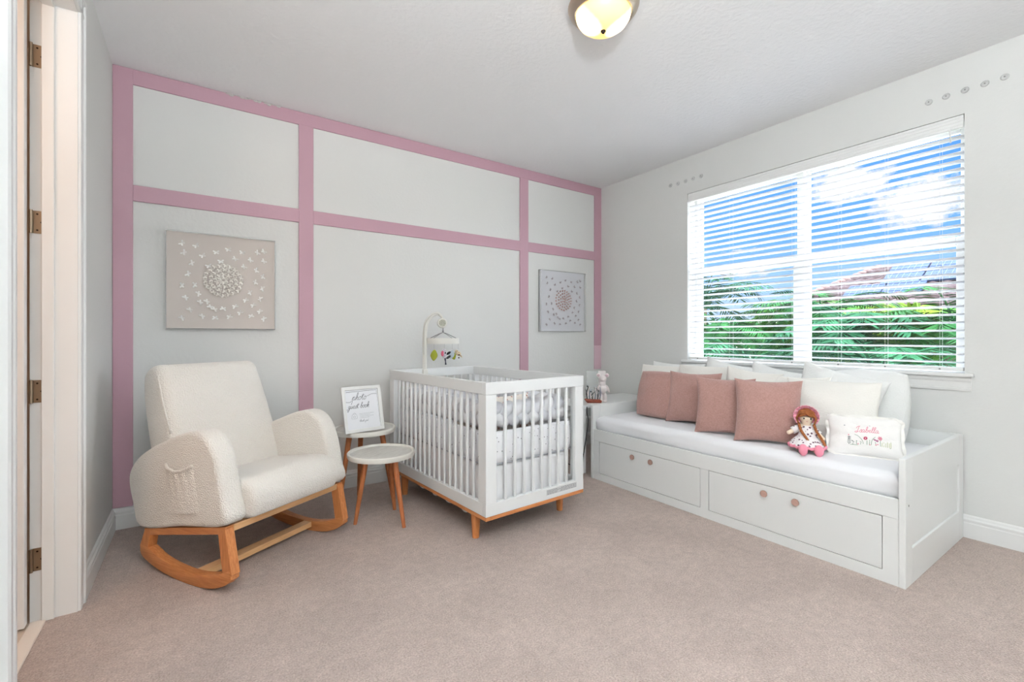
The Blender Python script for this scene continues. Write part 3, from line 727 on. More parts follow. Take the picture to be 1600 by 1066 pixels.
bmp2 = B(); tube(bmp2, [(p[0]+p[3][0]*.009, p[1]+p[3][1]*.009, .432) for p in P], .003, 6, True); obj('piping', bmp2, mat('grey_piping', s(176, 176, 182), .8), bmp, True)
bra = thing('braided_bumper', 'thick pale grey braided bumper lying along the top of the crib bumper', 'crib bumper', (CX, CY, 0), CR)
P = perim(.100, 0, rc=.07); L = 0; acc = []
for i, p in enumerate(P): acc.append(L); L += math.dist(p[:2], P[(i+1) % len(P)][:2])
turns = round(L/.24)
BRA = [mat('braid_grey', s(226, 227, 231), .95, bump=.25, bscale=60, spec=.1), mat('braid_grey_b', s(216, 217, 222), .95, bump=.25, bscale=60, spec=.1), mat('braid_white', s(238, 238, 240), .95, bump=.25, bscale=60, spec=.1)]
for j in range(3):
    pts = []
    for i, p in enumerate(P):
        ph = 2*PI*(turns*acc[i]/L)+2*PI*j/3
        a = .042*math.sin(ph); b = .020*math.sin(2*ph)
        pts.append((p[0]+p[3][0]*b, p[1]+p[3][1]*b, .690+a))
    bm = B(); tube(bm, pts, .036, 14, True); obj('strand', bm, BRA[j], bra, True)

# ------------------------------------------------------------------ pillows
def pillow_fn(w, h, t, k=.09, soft=.48, seed=0, wr=.012, rnd=0):
    def f(u, v, side):
        u0, v0 = u, v
        if rnd: u, v = u0*math.sqrt(1-rnd*v0*v0/2), v0*math.sqrt(1-rnd*u0*u0/2)
        x = w/2*u*(1-k*(1-v*v)); z = h/2*v*(1-k*(1-u*u))
        u, v = u0, v0
        d = max(0, (1-u*u)*(1-v*v))**soft
        nn = noise.noise(Vector((u*1.7+seed, v*1.7, side*3.1)))*wr*d
        e = noise.noise(Vector((u*6+seed, v*6, side)))*wr*.25*d
        # soft pleats gathering towards the corners
        g = math.sin(9*math.atan2(v, u)+seed)*.0025*(u*u+v*v)*d*(1 if k else 0)
        return Vector((x, side*(t/2*d+nn+e+g), z+h/2*(1-k*.0)))
    return f
def pillow_bm(f, n=34):
    bm = B(); g = {}
    us = [math.sin(PI/2*(2*i/n-1)) for i in range(n+1)]
    for sd in (-1, 1):
        for i in range(n+1):
            for j in range(n+1):
                if sd == 1 and (i in (0, n) or j in (0, n)): g[(i, j, 1)] = g[(i, j, -1)]; continue
                g[(i, j, sd)] = bm.verts.new(f(us[i], us[j], sd))
    for sd in (-1, 1):
        for i in range(n):
            for j in range(n):
                q = [g[(i, j, sd)], g[(i+1, j, sd)], g[(i+1, j+1, sd)], g[(i, j+1, sd)]]
                try: bm.faces.new(q if sd < 0 else q[::-1])
                except ValueError: pass
    return bm
MZ = .504
def pillow(name, label, cat, xl, yl, psi, w, h, t, lean, m, z=MZ, roll=0, group=None, **kw):
    """(xl, yl): its bottom left corner seen from the room; psi: turn of its width away from the wall line"""
    a = math.radians(psi); f = pillow_fn(w, h, t, **kw)
    o = obj(name, pillow_bm(f), m, None, True)
    o.location = (xl+math.sin(a)*w/2, yl-math.cos(a)*w/2, z)
    o.rotation_euler = (math.radians(-lean), math.radians(roll), -PI/2+a)
    tag(o, label, cat, group)
    return o, f
G = 'dusty pink throw pillows on the daybed'
pillow('throw_pillow', 'dusty pink pillow at the far left end of the daybed', 'pillow', 2.925, 2.50, 4, .40, .375, .17, 14, PINKP, seed=1, k=.03, rnd=.25, soft=.42, group=G)
pillow('throw_pillow', 'dusty pink pillow second from the left, its pointed corner raised', 'pillow', 2.905, 2.195, 14, .38, .385, .16, 14, PINKP, seed=2, roll=0, group=G)
pillow('throw_pillow', 'narrow-looking dusty pink pillow third from the left, behind the biggest one', 'pillow', 2.725, 1.830, 26, .36, .375, .15, 14, PINKP, seed=3, group=G)
pillow('throw_pillow', 'largest dusty pink pillow, beside the rag doll', 'pillow', 2.705, 1.548, 27, .365, .385, .17, 13, PINKP, seed=4, group=G)
G = 'white pillows on the daybed'
# back row against the wall and sill
BK = 3.42
pillow('white_pillow', 'white pillow lying lowest in the back row at the far left, by the corner', 'pillow', 3.36, 2.72, 0, .52, .42, .16, 10, WHITEP, seed=11, group=G)
pillow('white_pillow', 'white pillow with a peaked corner at the left end of the window', 'pillow', 3.36, 2.255, -2, .44, .44, .15, 8, WHITEP, seed=12, roll=10, z=MZ+.01, group=G)
pillow('white_pillow', 'white pillow with a peaked corner under the middle of the window', 'pillow', 3.35, 1.89, -2, .42, .43, .15, 9, WHITEP, seed=13, roll=11, group=G)
pillow('white_pillow', 'white pillow with a tall peaked corner behind the large cream one', 'pillow', 3.27, 1.52, -2, .48, .44, .15, 8, WHITEP, seed=14, roll=13, group=G)
pillow('white_pillow', 'plump rounded white bed pillow at the right end, against the wall', 'pillow', 3.42, 1.32, 2, .42, .43, .19, 8, WHITEP, seed=15, k=.0, soft=.34, rnd=.35, group=G)
# middle row
pillow('white_pillow', 'cream pillow behind the leftmost dusty pink pillow', 'pillow', 3.17, 2.69, 2, .42, .40, .14, 12, CREAMP, seed=21, group=G, k=.03)
pillow('white_pillow', 'cream pillow behind the second dusty pink pillow', 'pillow', 3.12, 2.28, 2, .42, .42, .14, 12, CREAMP, seed=22, group=G, k=.03)
pillow('white_pillow', 'cream pillow sloping behind the third dusty pink pillow', 'pillow', 3.07, 1.89, 2, .38, .42, .13, 12, CREAMP, seed=23, roll=6, group=G)
pillow('white_pillow', 'cream pillow behind the largest dusty pink pillow', 'pillow', 3.08, 1.60, 0, .40, .40, .12, 14, CREAMP, seed=24, group=G)
pillow('white_pillow', 'large plain cream pillow behind the doll and the embroidered pillow', 'pillow', 2.955, 1.385, 10, .47, .395, .14, 18, CREAMP, seed=25, group=G, k=.05)
pillow('white_pillow', 'pale blush pillow edge at the far left, behind the pink pillows', 'pillow', 3.02, 2.56, 0, .30, .36, .10, 12, mat('blush_fabric', s(240, 224, 220), .9), seed=26, group=G)

# embroidered name pillow
NPs = (.325, .215, .10)
npil, nf = pillow('embroidered_pillow', 'small white pillow embroidered with pink Isabella and flowers', 'pillow', 2.845, 1.095, 22, NPs[0], NPs[1], NPs[2], 24, mat('ivory_muslin', s(247, 244, 240), .9, bump=.2, bscale=150), seed=31, k=.06, soft=.5, wr=.02)
def nsurf(x, z):
    u = max(-.97, min(.97, x/(NPs[0]/2*.985))); v = max(-.97, min(.97, (z-NPs[1]/2)/(NPs[1]/2*.985)))
    p = nf(u, v, -1); return (p+Vector((0, -.0012, 0)), Vector((0, -1, 0)))
TP = mat('pink_thread', s(232, 150, 168), .7); TG = mat('sage_thread', s(120, 150, 120), .7); TR = mat('rose_thread', s(196, 62, 100), .7); TD = mat('dark_green_thread', s(70, 88, 84), .7); TV = mat('mauve_thread', s(176, 100, 140), .7)
TY = mat('olive_thread', s(186, 190, 130), .7)
st = write('Isabella', -.038, .120, .0165, .15)
obj('name_embroidery', strokes_mesh(st, nsurf, .0013), TP, npil)
st = [[(-.065, .050), (.11, .050)], [(-.008, .055), (-.012, .075), (-.03, .098), (-.045, .106)], [(.026, .052), (.03, .078), (.045, .098)], [(.066, .052), (.067, .085)]]
st += [[(x, .052), (x+dx, z)] for x, dx, z in ((-.035, -.003, .072), (-.02, .004, .068), (.008, 0, .074), (.018, .002, .078), (.048, -.004, .072))]
obj('stem_embroidery', strokes_mesh(st, nsurf, .0011), TG, npil)
obj('grass_embroidery', strokes_mesh([[(x, .052), (x+.002, .052+h_)] for x, h_ in ((.072, .022), (.080, .026), (.088, .022), (.096, .028), (.104, .024), (.110, .030))], nsurf, .0012), TY, npil)
st = []
for i in range(5): st += [[(-.070, .055+i*.008), (-.062, .060+i*.008)], [(-.070, .055+i*.008), (-.077, .060+i*.008)]]
st += [[(-.070, .050), (-.070, .096)], [(-.052, .050), (-.053, .072)], [(-.053, .06), (-.047, .066)], [(-.053, .066), (-.06, .072)], [(-.037, .070), (-.034, .071)], [(-.022, .067), (-.019, .068)]]
obj('leaf_embroidery', strokes_mesh(st, nsurf, .0013), TD, npil)
circ = lambda cx, cz, r, n=12: [(cx+r*math.cos(2*PI*i/n), cz+r*math.sin(2*PI*i/n)) for i in range(n+1)]
obj('flower_embroidery', strokes_mesh([circ(.002, .086, .0065), circ(.002, .086, .0045)], nsurf, .0022), TR, npil)
obj('flower_embroidery', strokes_mesh([circ(.066, .094, .007), circ(.066, .094, .004)]+[[(.066, .094), (.066+.011*math.cos(a), .094+.011*math.sin(a))] for a in (0, 1.05, 2.1, 3.14, 4.2, 5.2)], nsurf, .0016), TP, npil)
obj('flower_embroidery', strokes_mesh([[(.036, .086), (.045, .08), (.056, .077)], circ(.053, .079, .004), circ(.043, .083, .0025)], nsurf, .0018), TV, npil)
obj('flower_embroidery', strokes_mesh([circ(-.072, .101, .002), circ(.054, .060, .002), circ(.046, .056, .002), circ(-.03, .055, .002), circ(.02, .053, .002)], nsurf, .0014), TP, npil)
obj('star_embroidery', strokes_mesh([[(-.093, .152), (-.085, .152)], [(-.089, .148), (-.089, .156)], [(.02, .160), (.026, .160)]], nsurf, .0010), mat('grey_thread', s(150, 150, 158), .7), npil)
bm = B(); fr_ = []
def ruf(k, n=150):
    a = 2*PI*k/n; u = max(-1, min(1, 1.25*math.cos(a))); v = max(-1, min(1, 1.25*math.sin(a)))
    p = nf(u, v, -1); c = Vector((0, 0, NPs[1]/2)); d = (p-c); d.y = 0; d.normalize()
    return p, p+d*(.014+.002*math.sin(k*.5))+Vector((0, .005*math.sin(k*.75), 0))
R = [ruf(k) for k in range(150)]; va = [bm.verts.new(a) for a, b in R]; vb = [bm.verts.new(b) for a, b in R]
for k in range(150): bm.faces.new((va[k], va[(k+1) % 150], vb[(k+1) % 150], vb[k]))
thicken(bm, geom=bm.faces[:], thickness=.0015)
obj('ruffle', bm, mat('ivory_muslin_frill', s(247, 244, 238), .9), npil, True, sharp=50)

# small floral pillow and folded swaddle inside the crib
fl = mat('floral_cotton', s(244, 236, 226), .9, dots=(s(200, 140, 130), 34, .25))
o, _ = pillow('floral_pillow', 'small cream floral pillow propped at the near end inside the crib', 'pillow', 0, 0, 0, .34, .26, .11, 12, fl, z=.50, seed=41)
o.location = (CX+.36, CY+.26, .52); o.rotation_euler = (math.radians(-14), 0, CR)
o, _ = pillow('floral_pillow', 'cream floral pillow near the slatted long side inside the crib', 'pillow', 0, 0, 0, .30, .24, .09, 12, fl, z=.50, seed=42)
o.location = (CX+.14, CY+.40, .52); o.rotation_euler = (math.radians(-14), 0, CR+PI/2+.2)

# ------------------------------------------------------------------ daybed
BX0, BX1, BY0, BY1, BH = 2.626, 3.592, .700, 2.700, .585
db = thing('daybed', 'white daybed with two long drawers under the window', 'daybed', (BX0, BY0, 0))
bl_, bw = BY1-BY0, BX1-BX0
def end_panel(y0, y1, outer):
    bm = B()
    ys = (y0, y1)
    box(bm, (0, y0, 0), (.085, y1, BH), .002, 1); box(bm, (bw-.085, y0, 0), (bw, y1, BH), .002, 1)
    box(bm, (.0855, y0, BH-.16), (bw-.0855, y1, BH), .002, 1); box(bm, (.0855, y0, 0), (bw-.0855, y1, .165), .002, 1)
    p = obj('end_panel', bm, FURN, db)
    ym = (y0+y1)/2
    obj('inset_panel', box(B(), (.085, ym-.004, .16), (bw-.085, ym+.004, BH-.155)), FURN, p)
    return p
ep = end_panel(0, .026, 0); end_panel(bl_-.026, bl_, 1)
bm = B(); cyl(bm, (.04, -.001, .37), (.04, .002, .37), .005); obj('cam_cover', bm, GREYM, ep)
bm = B()
F0 = .004
z0, z1 = .058, .302
d1 = (.089, .964); d2 = (1.026, 1.907)   # y ranges of the drawers from the near end
box(bm, (F0, .0265, 0), (F0+.02, bl_-.0265, z0-.003)); box(bm, (F0, .0265, z1+.003), (F0+.02, bl_-.0265, .396), .002, 1)
for a, b in ((.0265, d1[0]-.003), (d1[1]+.003, d2[0]-.003), (d2[1]+.003, bl_-.0265)): box(bm, (F0, a, z0-.003), (F0+.02, b, z1+.003))
obj('front_frame', bm, FURN, db)
obj('backboard', box(B(), (bw-.018, .0265, .02), (bw, bl_-.0265, BH-.002), .002, 1), FURN, db)
obj('slatted_base', box(B(), (.03, .03, .33), (bw-.02, bl_-.03, .36)), FURN, db)
for (a, b), ks in ((d1, (.457, .621)), (d2, (1.401, 1.564))):
    bm = B(); box(bm, (F0+.001, a, z0), (F0+.019, b, z1), .001, 1); box(bm, (F0+.019, a+.02, z0+.01), (.6, b-.02, z1-.04))
    dw = obj('drawer', bm, FURN, db)
    for y in ks:
        k = lathe(B(), [(0, 0), (.006, 0), (.006, .012), (.018, .014), (.019, .018), (.018, .022), (0, .0235)], 28)
        obj('knob', k, KNOB, dw, True, loc=(F0+.001, y, .260), rot=(0, -PI/2, 0), sharp=40)
# mattress with fitted sheet
bm = B(); L_, W_ = bl_-.060, bw-.052; n1, n2 = 90, 44
def mat_pt(u, v, top):
    # u along y 0..1, v across 0..1
    y = .030+L_*u; x = .028+W_*v
    e = min(u*L_, (1-u)*L_, v*W_, (1-v)*W_)
    r = .055; dz = r-math.sqrt(max(0, r*r-max(0, r-e)**2))
    wz = .0035*noise.noise(Vector((y*5, x*6, 0)))+.0022*noise.noise(Vector((y*3+x*16, x*14, 3)))
    sag = .012*math.sin(PI*u)
    return (x, y, .502-dz*.9+(wz if e > .01 else 0)+sag*.3)
G = [[bm.verts.new(mat_pt((1-math.cos(PI*i/n1))/2, (1-math.cos(PI*j/n2))/2, 1)) for j in range(n2+1)] for i in range(n1+1)]
for i in range(n1):
    for j in range(n2): bm.faces.new((G[i][j], G[i+1][j], G[i+1][j+1], G[i][j+1]))
edge = [G[i][0] for i in range(n1+1)]+[G[n1][j] for j in range(1, n2+1)]+[G[i][n2] for i in range(n1-1, -1, -1)]+[G[0][j] for j in range(n2-1, 0, -1)]
prev = edge
for q, z in enumerate((.44, .415, .39, .364)):
    nw = []
    for k, v in enumerate(edge):
        c = Vector((bw/2, bl_/2, 0)); d = Vector((0, 0, 0))
        if v.co.x < .04: d.x = .006*math.sin(k*.23)*math.sin(PI*(q+1)/5)
        nw.append(bm.verts.new((v.co.x+(.010*(q-1) if v.co.x < .04 and q > 1 else 0)+d.x, v.co.y, z)))
    for k in range(len(edge)): bm.faces.new((prev[k], prev[(k+1) % len(edge)], nw[(k+1) % len(edge)], nw[k]))
    prev = nw
bm.faces.new(prev)
tag(obj('bed_mattress', bm, SHEET, smooth=True, loc=(BX0, BY0, 0)), 'mattress with white fitted sheet on the daybed', 'mattress')

# ------------------------------------------------------------------ rag doll (x right seen from the room, -y towards the room)
SKIN = mat('doll_cloth_skin', s(240, 218, 194), .9); 
dl = thing('rag_doll', 'rag doll in pink bonnet and flowered dress sitting on the daybed', 'doll', (2.80, 1.185, MZ), -PI/2+math.radians(20))
def skin(name, verts, edges, radii, m, parent, sub=2):
    me = bpy.data.meshes.new(name); me.from_pydata(verts, edges, []); o = bpy.data.objects.new(name, me); COL.objects.link(o); o.parent = parent
    md = o.modifiers.new('skin', 'SKIN'); md.use_smooth_shade = True
    for i, r in enumerate(radii): me.skin_vertices[0].data[i].radius = (r, r)
    me.skin_vertices[0].data[0].use_root = True
    sb = o.modifiers.new('sub', 'SUBSURF'); sb.levels = sub; sb.render_levels = sub
    me.materials.append(m); return o
def ensure_skin(name, verts, edges, radii, m, parent, sub=2):
    me = bpy.data.meshes.new(name); bm = bmesh.new(); ly = bm.verts.layers.skin.verify()
    vs = [bm.verts.new(v) for v in verts]
    for i, v in enumerate(vs):
        v[ly].radius = (radii[i], radii[i])
        if i == 0: v[ly].use_root = True
    for a, b in edges: bm.edges.new((vs[a], vs[b]))
    bm.to_mesh(me); bm.free(); me.materials.append(m)
    o = bpy.data.objects.new(name, me); COL.objects.link(o); o.parent = parent
    md = o.modifiers.new('skin', 'SKIN'); md.use_smooth_shade = True
    sb = o.modifiers.new('sub', 'SUBSURF'); sb.levels = sub; sb.render_levels = sub
    return o
V = [(0, .0, .035), (.0, .010, .085), (0, .012, .125), (.002, .006, .145), (.004, .002, .178), (.004, .002, .20),
     (-.035, .0, .122), (-.062, -.015, .105), (-.088, -.03, .090), (.035, .0, .118), (.065, -.015, .092), (.088, -.03, .070),
     (-.018, -.060, .024), (-.006, -.120, .022), (.040, -.050, .026), (.062, -.105, .022)]
E_ = [(0, 1), (1, 2), (2, 3), (3, 4), (4, 5), (2, 6), (6, 7), (7, 8), (2, 9), (9, 10), (10, 11), (0, 12), (12, 13), (0, 14), (14, 15)]
Rr = [.034, .034, .024, .016, .041, .034, .015, .013, .012, .015, .013, .012, .020, .017, .020, .017]
body = ensure_skin('body', V, E_, Rr, SKIN, dl)
FLO = mat('flower_print', s(246, 240, 240), .9, dots=(s(110, 70, 90), 60, .33))
DP = mat('doll_pink', s(236, 148, 168), .9)
# dress: flared skirt over the legs
bm = B(); rings = []
for (z, rx, ry, oy) in ((.140, .024, .022, .008), (.125, .036, .030, .006), (.085, .042, .038, .0), (.070, .056, .050, -.008), (.055, .070, .064, -.018), (.043, .080, .072, -.026), (.036, .084, .076, -.030)):
    n = 132; rings.append([bm.verts.new((.008+rx*math.cos(2*PI*i/n)*(1+.05*math.sin(11*2*PI*i/n)*(1-z*6)), oy+ry*math.sin(2*PI*i/n)*(1+.05*math.sin(11*2*PI*i/n)*(1-z*6)), z)) for i in range(n)])
for a, b in zip(rings, rings[1:]):
    for i in range(132): bm.faces.new((a[i], a[(i+1) % 132], b[(i+1) % 132], b[i]))
thicken(bm, geom=bm.faces[:], thickness=.002)
dress = obj('dress', bm, FLO, dl, True)
bm = B(); tube(bm, [(.008+.085*math.cos(2*PI*i/72), -.031+.077*math.sin(2*PI*i/72), .033+.003*math.sin(i*1.4)) for i in range(72)], [.0075+.002*math.sin(i*2.1) for i in range(72)], 8, True); obj('hem_frill', bm, DP, dress, True)
for p, q in (((-.028, .002, .125), (-.062, -.014, .107)), ((.030, .002, .122), (.062, -.014, .096))):
    bm = B(); cyl(bm, p, q, .019, .0205, 16); obj('sleeve', bm, FLO, dress, True)
for x, y in ((-.004, -.140), (.066, -.122)):
    bm = B(); ell(bm, (x, y, .030), (.022, .018, .031), 16); ell(bm, (x, y+.014, .022), (.020, .022, .020), 14); obj('shoe', bm, DP, dl, True)
for x in (-.012, .020):
    bm = B(); ell(bm, (x+.006, -.0395, .183), (.0042, .0025, .0048), 10); obj('eye', bm, BLACK, body, True)
bm = B(); tube(bm, [(.004, -.0375, .168), (.008, -.039, .167), (.012, -.0375, .168)], .0009, 5); obj('mouth', bm, TR, body)
HAIR = mat('auburn_yarn', s(178, 108, 58), .85, bump=.6, bscale=200, color2=s(140, 78, 36), vscale=60)
bm = B(); rh = random.Random(2)
for i in range(26):
    a = -1.45+2.9*i/25; x0 = .004+.010*math.sin(a)
    tube(bm, [(x0, -.010, .234), (.004+.034*math.sin(a), -.034*math.cos(a)-.004, .222-.006*abs(math.sin(a))), (.004+.044*math.sin(a), -.034*math.cos(a)-.008, .203-.018*abs(math.sin(a)))], [.003, .0045, .003], 6)
for sgn in (-1, 1):
    for i in range(6): tube(bm, [(.004+sgn*.034, -.022+.006*i, .208), (.004+sgn*.046, -.020+.006*i, .180), (.004+sgn*.036, -.022+.004*i, .148)], .0045, 6)
hair = obj('hair', bm, HAIR, dl, True)
for pts in ([(-.030, -.022, .150), (-.020, -.040, .118), (.002, -.052, .085), (.018, -.060, .062)], [(.040, -.022, .150), (.052, -.032, .118), (.075, -.045, .080), (.092, -.060, .050)]):
    Q = smooth_pts(pts, 6); bm = B()
    for ph in (0, 2.1, 4.2):
        tube(bm, [p+Vector((.004*math.cos(i*1.1+ph), .003*math.sin(i*1.1+ph), 0)) for i, p in enumerate(Q)], .0042, 6)
    obj('plait', bm, HAIR, hair, True)
bm = B()
for i in range(20): # bonnet crown behind the head
    pass
ell(bm, (.004, .020, .196), (.052, .040, .050), 24); bn = obj('bonnet', bm, mat('bonnet_pink', s(240, 150, 176), .9), dl, True)
bm = B(); n = 90; va, vb = [], []
for k in range(n):
    a = -PI*.28+PI*1.56*k/(n-1)
    va.append(bm.verts.new((.004+.047*math.cos(a), -.002, .194+.045*math.sin(a)))); w = .005*math.sin(k*1.15)
    vb.append(bm.verts.new((.004+.062*math.cos(a), -.020+w, .194+.060*math.sin(a))))
for k in range(n-1): bm.faces.new((va[k], va[k+1], vb[k+1], vb[k]))
thicken(bm, geom=bm.faces[:], thickness=.003)
obj('bonnet_frill', bm, mat('bonnet_frill_pink', s(246, 170, 190), .9, dots=(s(250, 225, 232), 90, .3)), bn, True, sharp=50)
bm = B(); ell(bm, (.030, -.052, .062), (.010, .006, .008), 10); ell(bm, (.012, -.052, .062), (.010, .006, .008), 10); obj('bow', bm, mat('bow_orange', s(214, 140, 80), .8), dress, True)

# ------------------------------------------------------------------ table in the corner, with things on it
NX0, NX1, NY0, NY1, NZ = 2.64, 3.585, 2.81, 3.22, .565
nt_ = thing('corner_table', 'plain white table in the corner between crib and daybed', 'table', (NX0, NY0, 0))
w_, d_ = NX1-NX0, NY1-NY0
obj('tabletop', box(B(), (0, 0, NZ-.024), (w_, d_, NZ), .003, 2), FURN, nt_)
obj('shelf', box(B(), (.03, .03, .445), (w_-.03, d_-.03, .462), .002, 1), FURN, nt_)
for x in (.0, w_-.04):
    for y in (0, d_-.04): obj('leg', box(B(), (x, y, 0), (x+.04, y+.04, NZ-.0245), .002, 1), FURN, nt_)
bm = B(); tube(bm, smooth_pts([(2.68, 2.80, .555), (2.672, 2.79, .50), (2.69, 2.795, .44), (2.66, 2.79, .30), (2.64, 2.80, .16), (2.66, 2.86, .03), (2.72, 3.1, .012), (2.8, 3.5, .012)], 6), .0035, 8)
tag(obj('power_cable', bm, BLACK, smooth=True), 'black cable hanging down beside the corner table behind the crib', 'cable')
def blob(name, parts, m, parent=None, voxel=.004):
    bm = B()
    for p in parts: ell(bm, p[0], p[1], 18, p[2] if len(p) > 2 else None)
    o = obj(name, bm, m, parent)
    r = o.modifiers.new('remesh', 'REMESH'); r.mode = 'VOXEL'; r.voxel_size = voxel; r.use_smooth_shade = True
    sm = o.modifiers.new('smooth', 'SMOOTH'); sm.factor = .6; sm.iterations = 4
    return o
WP = mat('white_porcelain', s(238, 228, 226), .4)
bear = thing('bear_figurine', 'white standing bear figurine with round ears on the corner table', 'figurine', (2.925, 2.860, NZ), math.radians(-40))
R3 = lambda a: Matrix.Rotation(a, 4, 'Y')
bd = blob('body', [((0, 0, .205), (.033, .030, .030)), ((0, -.024, .197), (.015, .014, .012)), ((0, 0, .160), (.026, .024, .03)), ((0, 0, .115), (.036, .030, .042)), ((-.020, 0, .040), (.019, .022, .045)), ((.020, 0, .040), (.019, .022, .045)), ((-.020, -.008, .010), (.019, .026, .012)), ((.020, -.008, .010), (.019, .026, .012)),
    ((-.043, -.004, .118), (.013, .014, .036), R3(.35)), ((.043, -.004, .118), (.013, .014, .036), R3(-.35))], WP, bear)
for sx in (-1, 1):
    bm = B(); ell(bm, (sx*.036, 0, .235), (.019, .009, .019), 16); e_ = obj('ear', bm, WP, bear, True)
    bm = B(); ell(bm, (sx*.036, -.006, .235), (.012, .005, .012), 12); obj('ear_lining', bm, mat('ear_mauve', s(206, 178, 184), .6), e_, True)
orn = thing('twig_ornament', 'dark and white twig ornament on a reddish wood base, beside the bear', 'ornament', (2.845, 2.885, NZ), math.radians(-35))
bm = B(); 
base = [(-.07, 0, .006), (-.055, 0, .022), (-.02, 0, .026), (.03, 0, .024), (.055, 0, .02), (.060, 0, .004)]
bs = slab(B(), [(-.085, .030), (-.06, .0), (.06, .0), (.066, .018), (.05, .030), (-.03, .033), (-.06, .036)], -.022, .022, .006, pl_, 3); obj('wood_base', bs, wood('reddish_wood', s(150, 72, 46), s(104, 44, 28), (8, 8, 8)), orn, True)
rt = random.Random(8)
for k in range(11):
    x = -.058+.011*k; bm = B(); y = rt.uniform(-.012, .012); hh = rt.uniform(.06, .11)
    tube(bm, smooth_pts([(x, y, .03), (x+rt.uniform(-.012, .012), y, .03+hh*.5), (x+rt.uniform(-.02, .02), y, .03+hh)], 4), [.0035]*9, 6)
    tube(bm, smooth_pts([(x, y, .03+hh*.3), (x+rt.uniform(-.02, .02), y+.004, .03+hh*.85)], 4), .002, 5)
    obj('twig', bm, (BLACK, WP, mat('steel_blue', s(110, 124, 140), .5), WP)[k % 4], orn, True)
    if k % 3 == 0:
        bm = B(); ell(bm, (x, y, .035+hh), .007, 10); obj('bud', bm, (BLACK, mat('amber_bud', s(200, 150, 90), .5), mat('blush_bud', s(216, 160, 160), .5))[k % 3 if k else 0], orn, True)
fm = thing('acrylic_block', 'clear acrylic block with a white panel standing behind the bear figurine', 'display block', (2.945, 2.975, NZ), math.radians(-40))
AC2 = mat('clear_acrylic', s(232, 236, 234), .06, alpha=.35)
obj('clear_front', box(B(), (-.075, 0, 0), (.030, .030, .265), .002, 1), AC2, fm)
obj('white_panel', box(B(), (.0305, 0, 0), (.095, .030, .265), .002, 1), mat('ivory_panel', s(240, 234, 232), .5), fm)

# ------------------------------------------------------------------ crib mobile
mo = thing('crib_mobile', 'cream arched crib mobile with round music box, ring and hanging felt toys', 'mobile', (1.478, 3.300, 0))
MOB = mat('mobile_cream', s(232, 230, 222), .6)
arc = smooth_pts([(-.015, .03, .80), (-.015, .03, 1.0), (-.015, .025, 1.16), (-.006, .015, 1.245), (.030, .0, 1.300), (.075, -.005, 1.318), (.105, -.005, 1.305), (.118, -.005, 1.285)], 6)
bm = B(); tube(bm, arc, [.017]*24+[.016-.0004*i for i in range(len(arc)-24)], 12)
am = obj('arm', bm, MOB, mo, True)
bm = B(); tube(bm, [p+Vector((-.012, -.013, 0)) for p in arc[6:36]], .0025, 6); obj('arm_seam', bm, mat('seam_grey', s(200, 198, 190), .8), am, True)
obj('clamp', box(B(), (-.035, .012, .80), (.006, .046, .885), .006, 3), MOB, mo, smooth=False)
bm = lathe(B(), [(0, 0), (.036, 0), (.040, .006), (.040, .028), (.034, .036), (0, .038)], 32)
mb_ = obj('music_box', bm, MOB, mo, True, loc=(.120, .005, 1.245), rot=(PI/2, 0, math.radians(-20)), sharp=40)
bm = lathe(B(), [(0, .0385), (.026, .0385), (.027, .040), (0, .0405)], 24); obj('speaker_grille', bm, mat('grille', s(186, 186, 170), .8, dots=(s(120, 120, 108), 160, .3)), mb_)
bm = B(); cyl(bm, (.122, -.012, 1.21), (.122, -.012, 1.168), .004); ell(bm, (.122, -.012, 1.182), .008, 12); obj('hanger', bm, GREYM, mo, True)
RC = Vector((.122, -.012, 1.105)); RR = .126
bm = B(); 
for r0, r1 in ((RR, RR-.004),):
    lathe(bm, [(RR, -.022), (RR, .022), (RR-.005, .022), (RR-.005, -.022), (RR, -.022)], 56, RC)
obj('ring', bm, MOB, mo, True, sharp=40)
bm = B()
for k in range(4):
    a = .5+k*PI/2; tube(bm, [(.122, -.012, 1.172), (.122+.04*math.cos(a), -.012+.04*math.sin(a), 1.160), (.122+(RR-.003)*math.cos(a), -.012+(RR-.003)*math.sin(a), 1.127)], .0028, 6)
obj('spokes', bm, GREYM, mo, True)
def hang(x, y, ztop, zt): 
    b = B(); tube(b, [(x, y, ztop), (x, y, zt)], .0006, 4); obj('string', b, GREYM, mo)
def leaf(name, c, r, m, tilt_):
    bm = B(); P = smooth_pts([(0, 0, -r), (.62*r, 0, -.2*r), (.5*r, 0, .5*r), (0, 0, r*1.05), (-.5*r, 0, .5*r), (-.62*r, 0, -.2*r)], 4, True)
    slab(bm, [(p.x, p.z) for p in P], -.005, .005, .004, lambda a, b_, t: (a, t, b_), 3)
    o = obj(name, bm, m, mo, True, loc=c, rot=(0, tilt_, math.radians(-30))); return o
OL = mat('olive_felt', s(150, 156, 50), .9); PG = mat('pale_blue_felt', s(196, 206, 212), .9)
zT = 1.085
def P3(dx, dy): return (.122+dx, -.012+dy)
x, y = P3(-.105, -.06); hang(x, y, zT, 1.03); leaf('felt_leaf', (x, y, .995), .042, OL, .1)
x, y = P3(-.045, -.115); hang(x, y, zT, 1.04)
bm = B(); ell(bm, (x, y, 1.005), (.018, .014, .034), 16); ell(bm, (x-.002, y, 1.032), (.014, .012, .014), 14); bird = obj('felt_bird', bm, mat('bird_felt', s(214, 208, 214), .9, dots=(s(90, 90, 110), 130, .35)), mo, True)
bm = B(); ell(bm, (x-.020, y-.008, 1.010), (.012, .006, .022), 12); obj('bird_wing', bm, mat('coral_felt', s(206, 96, 120), .9), bird, True)
bm = B(); ell(bm, (x+.002, y-.013, 1.015), (.006, .004, .008), 10); obj('bird_eye', bm, BLACK, bird, True)
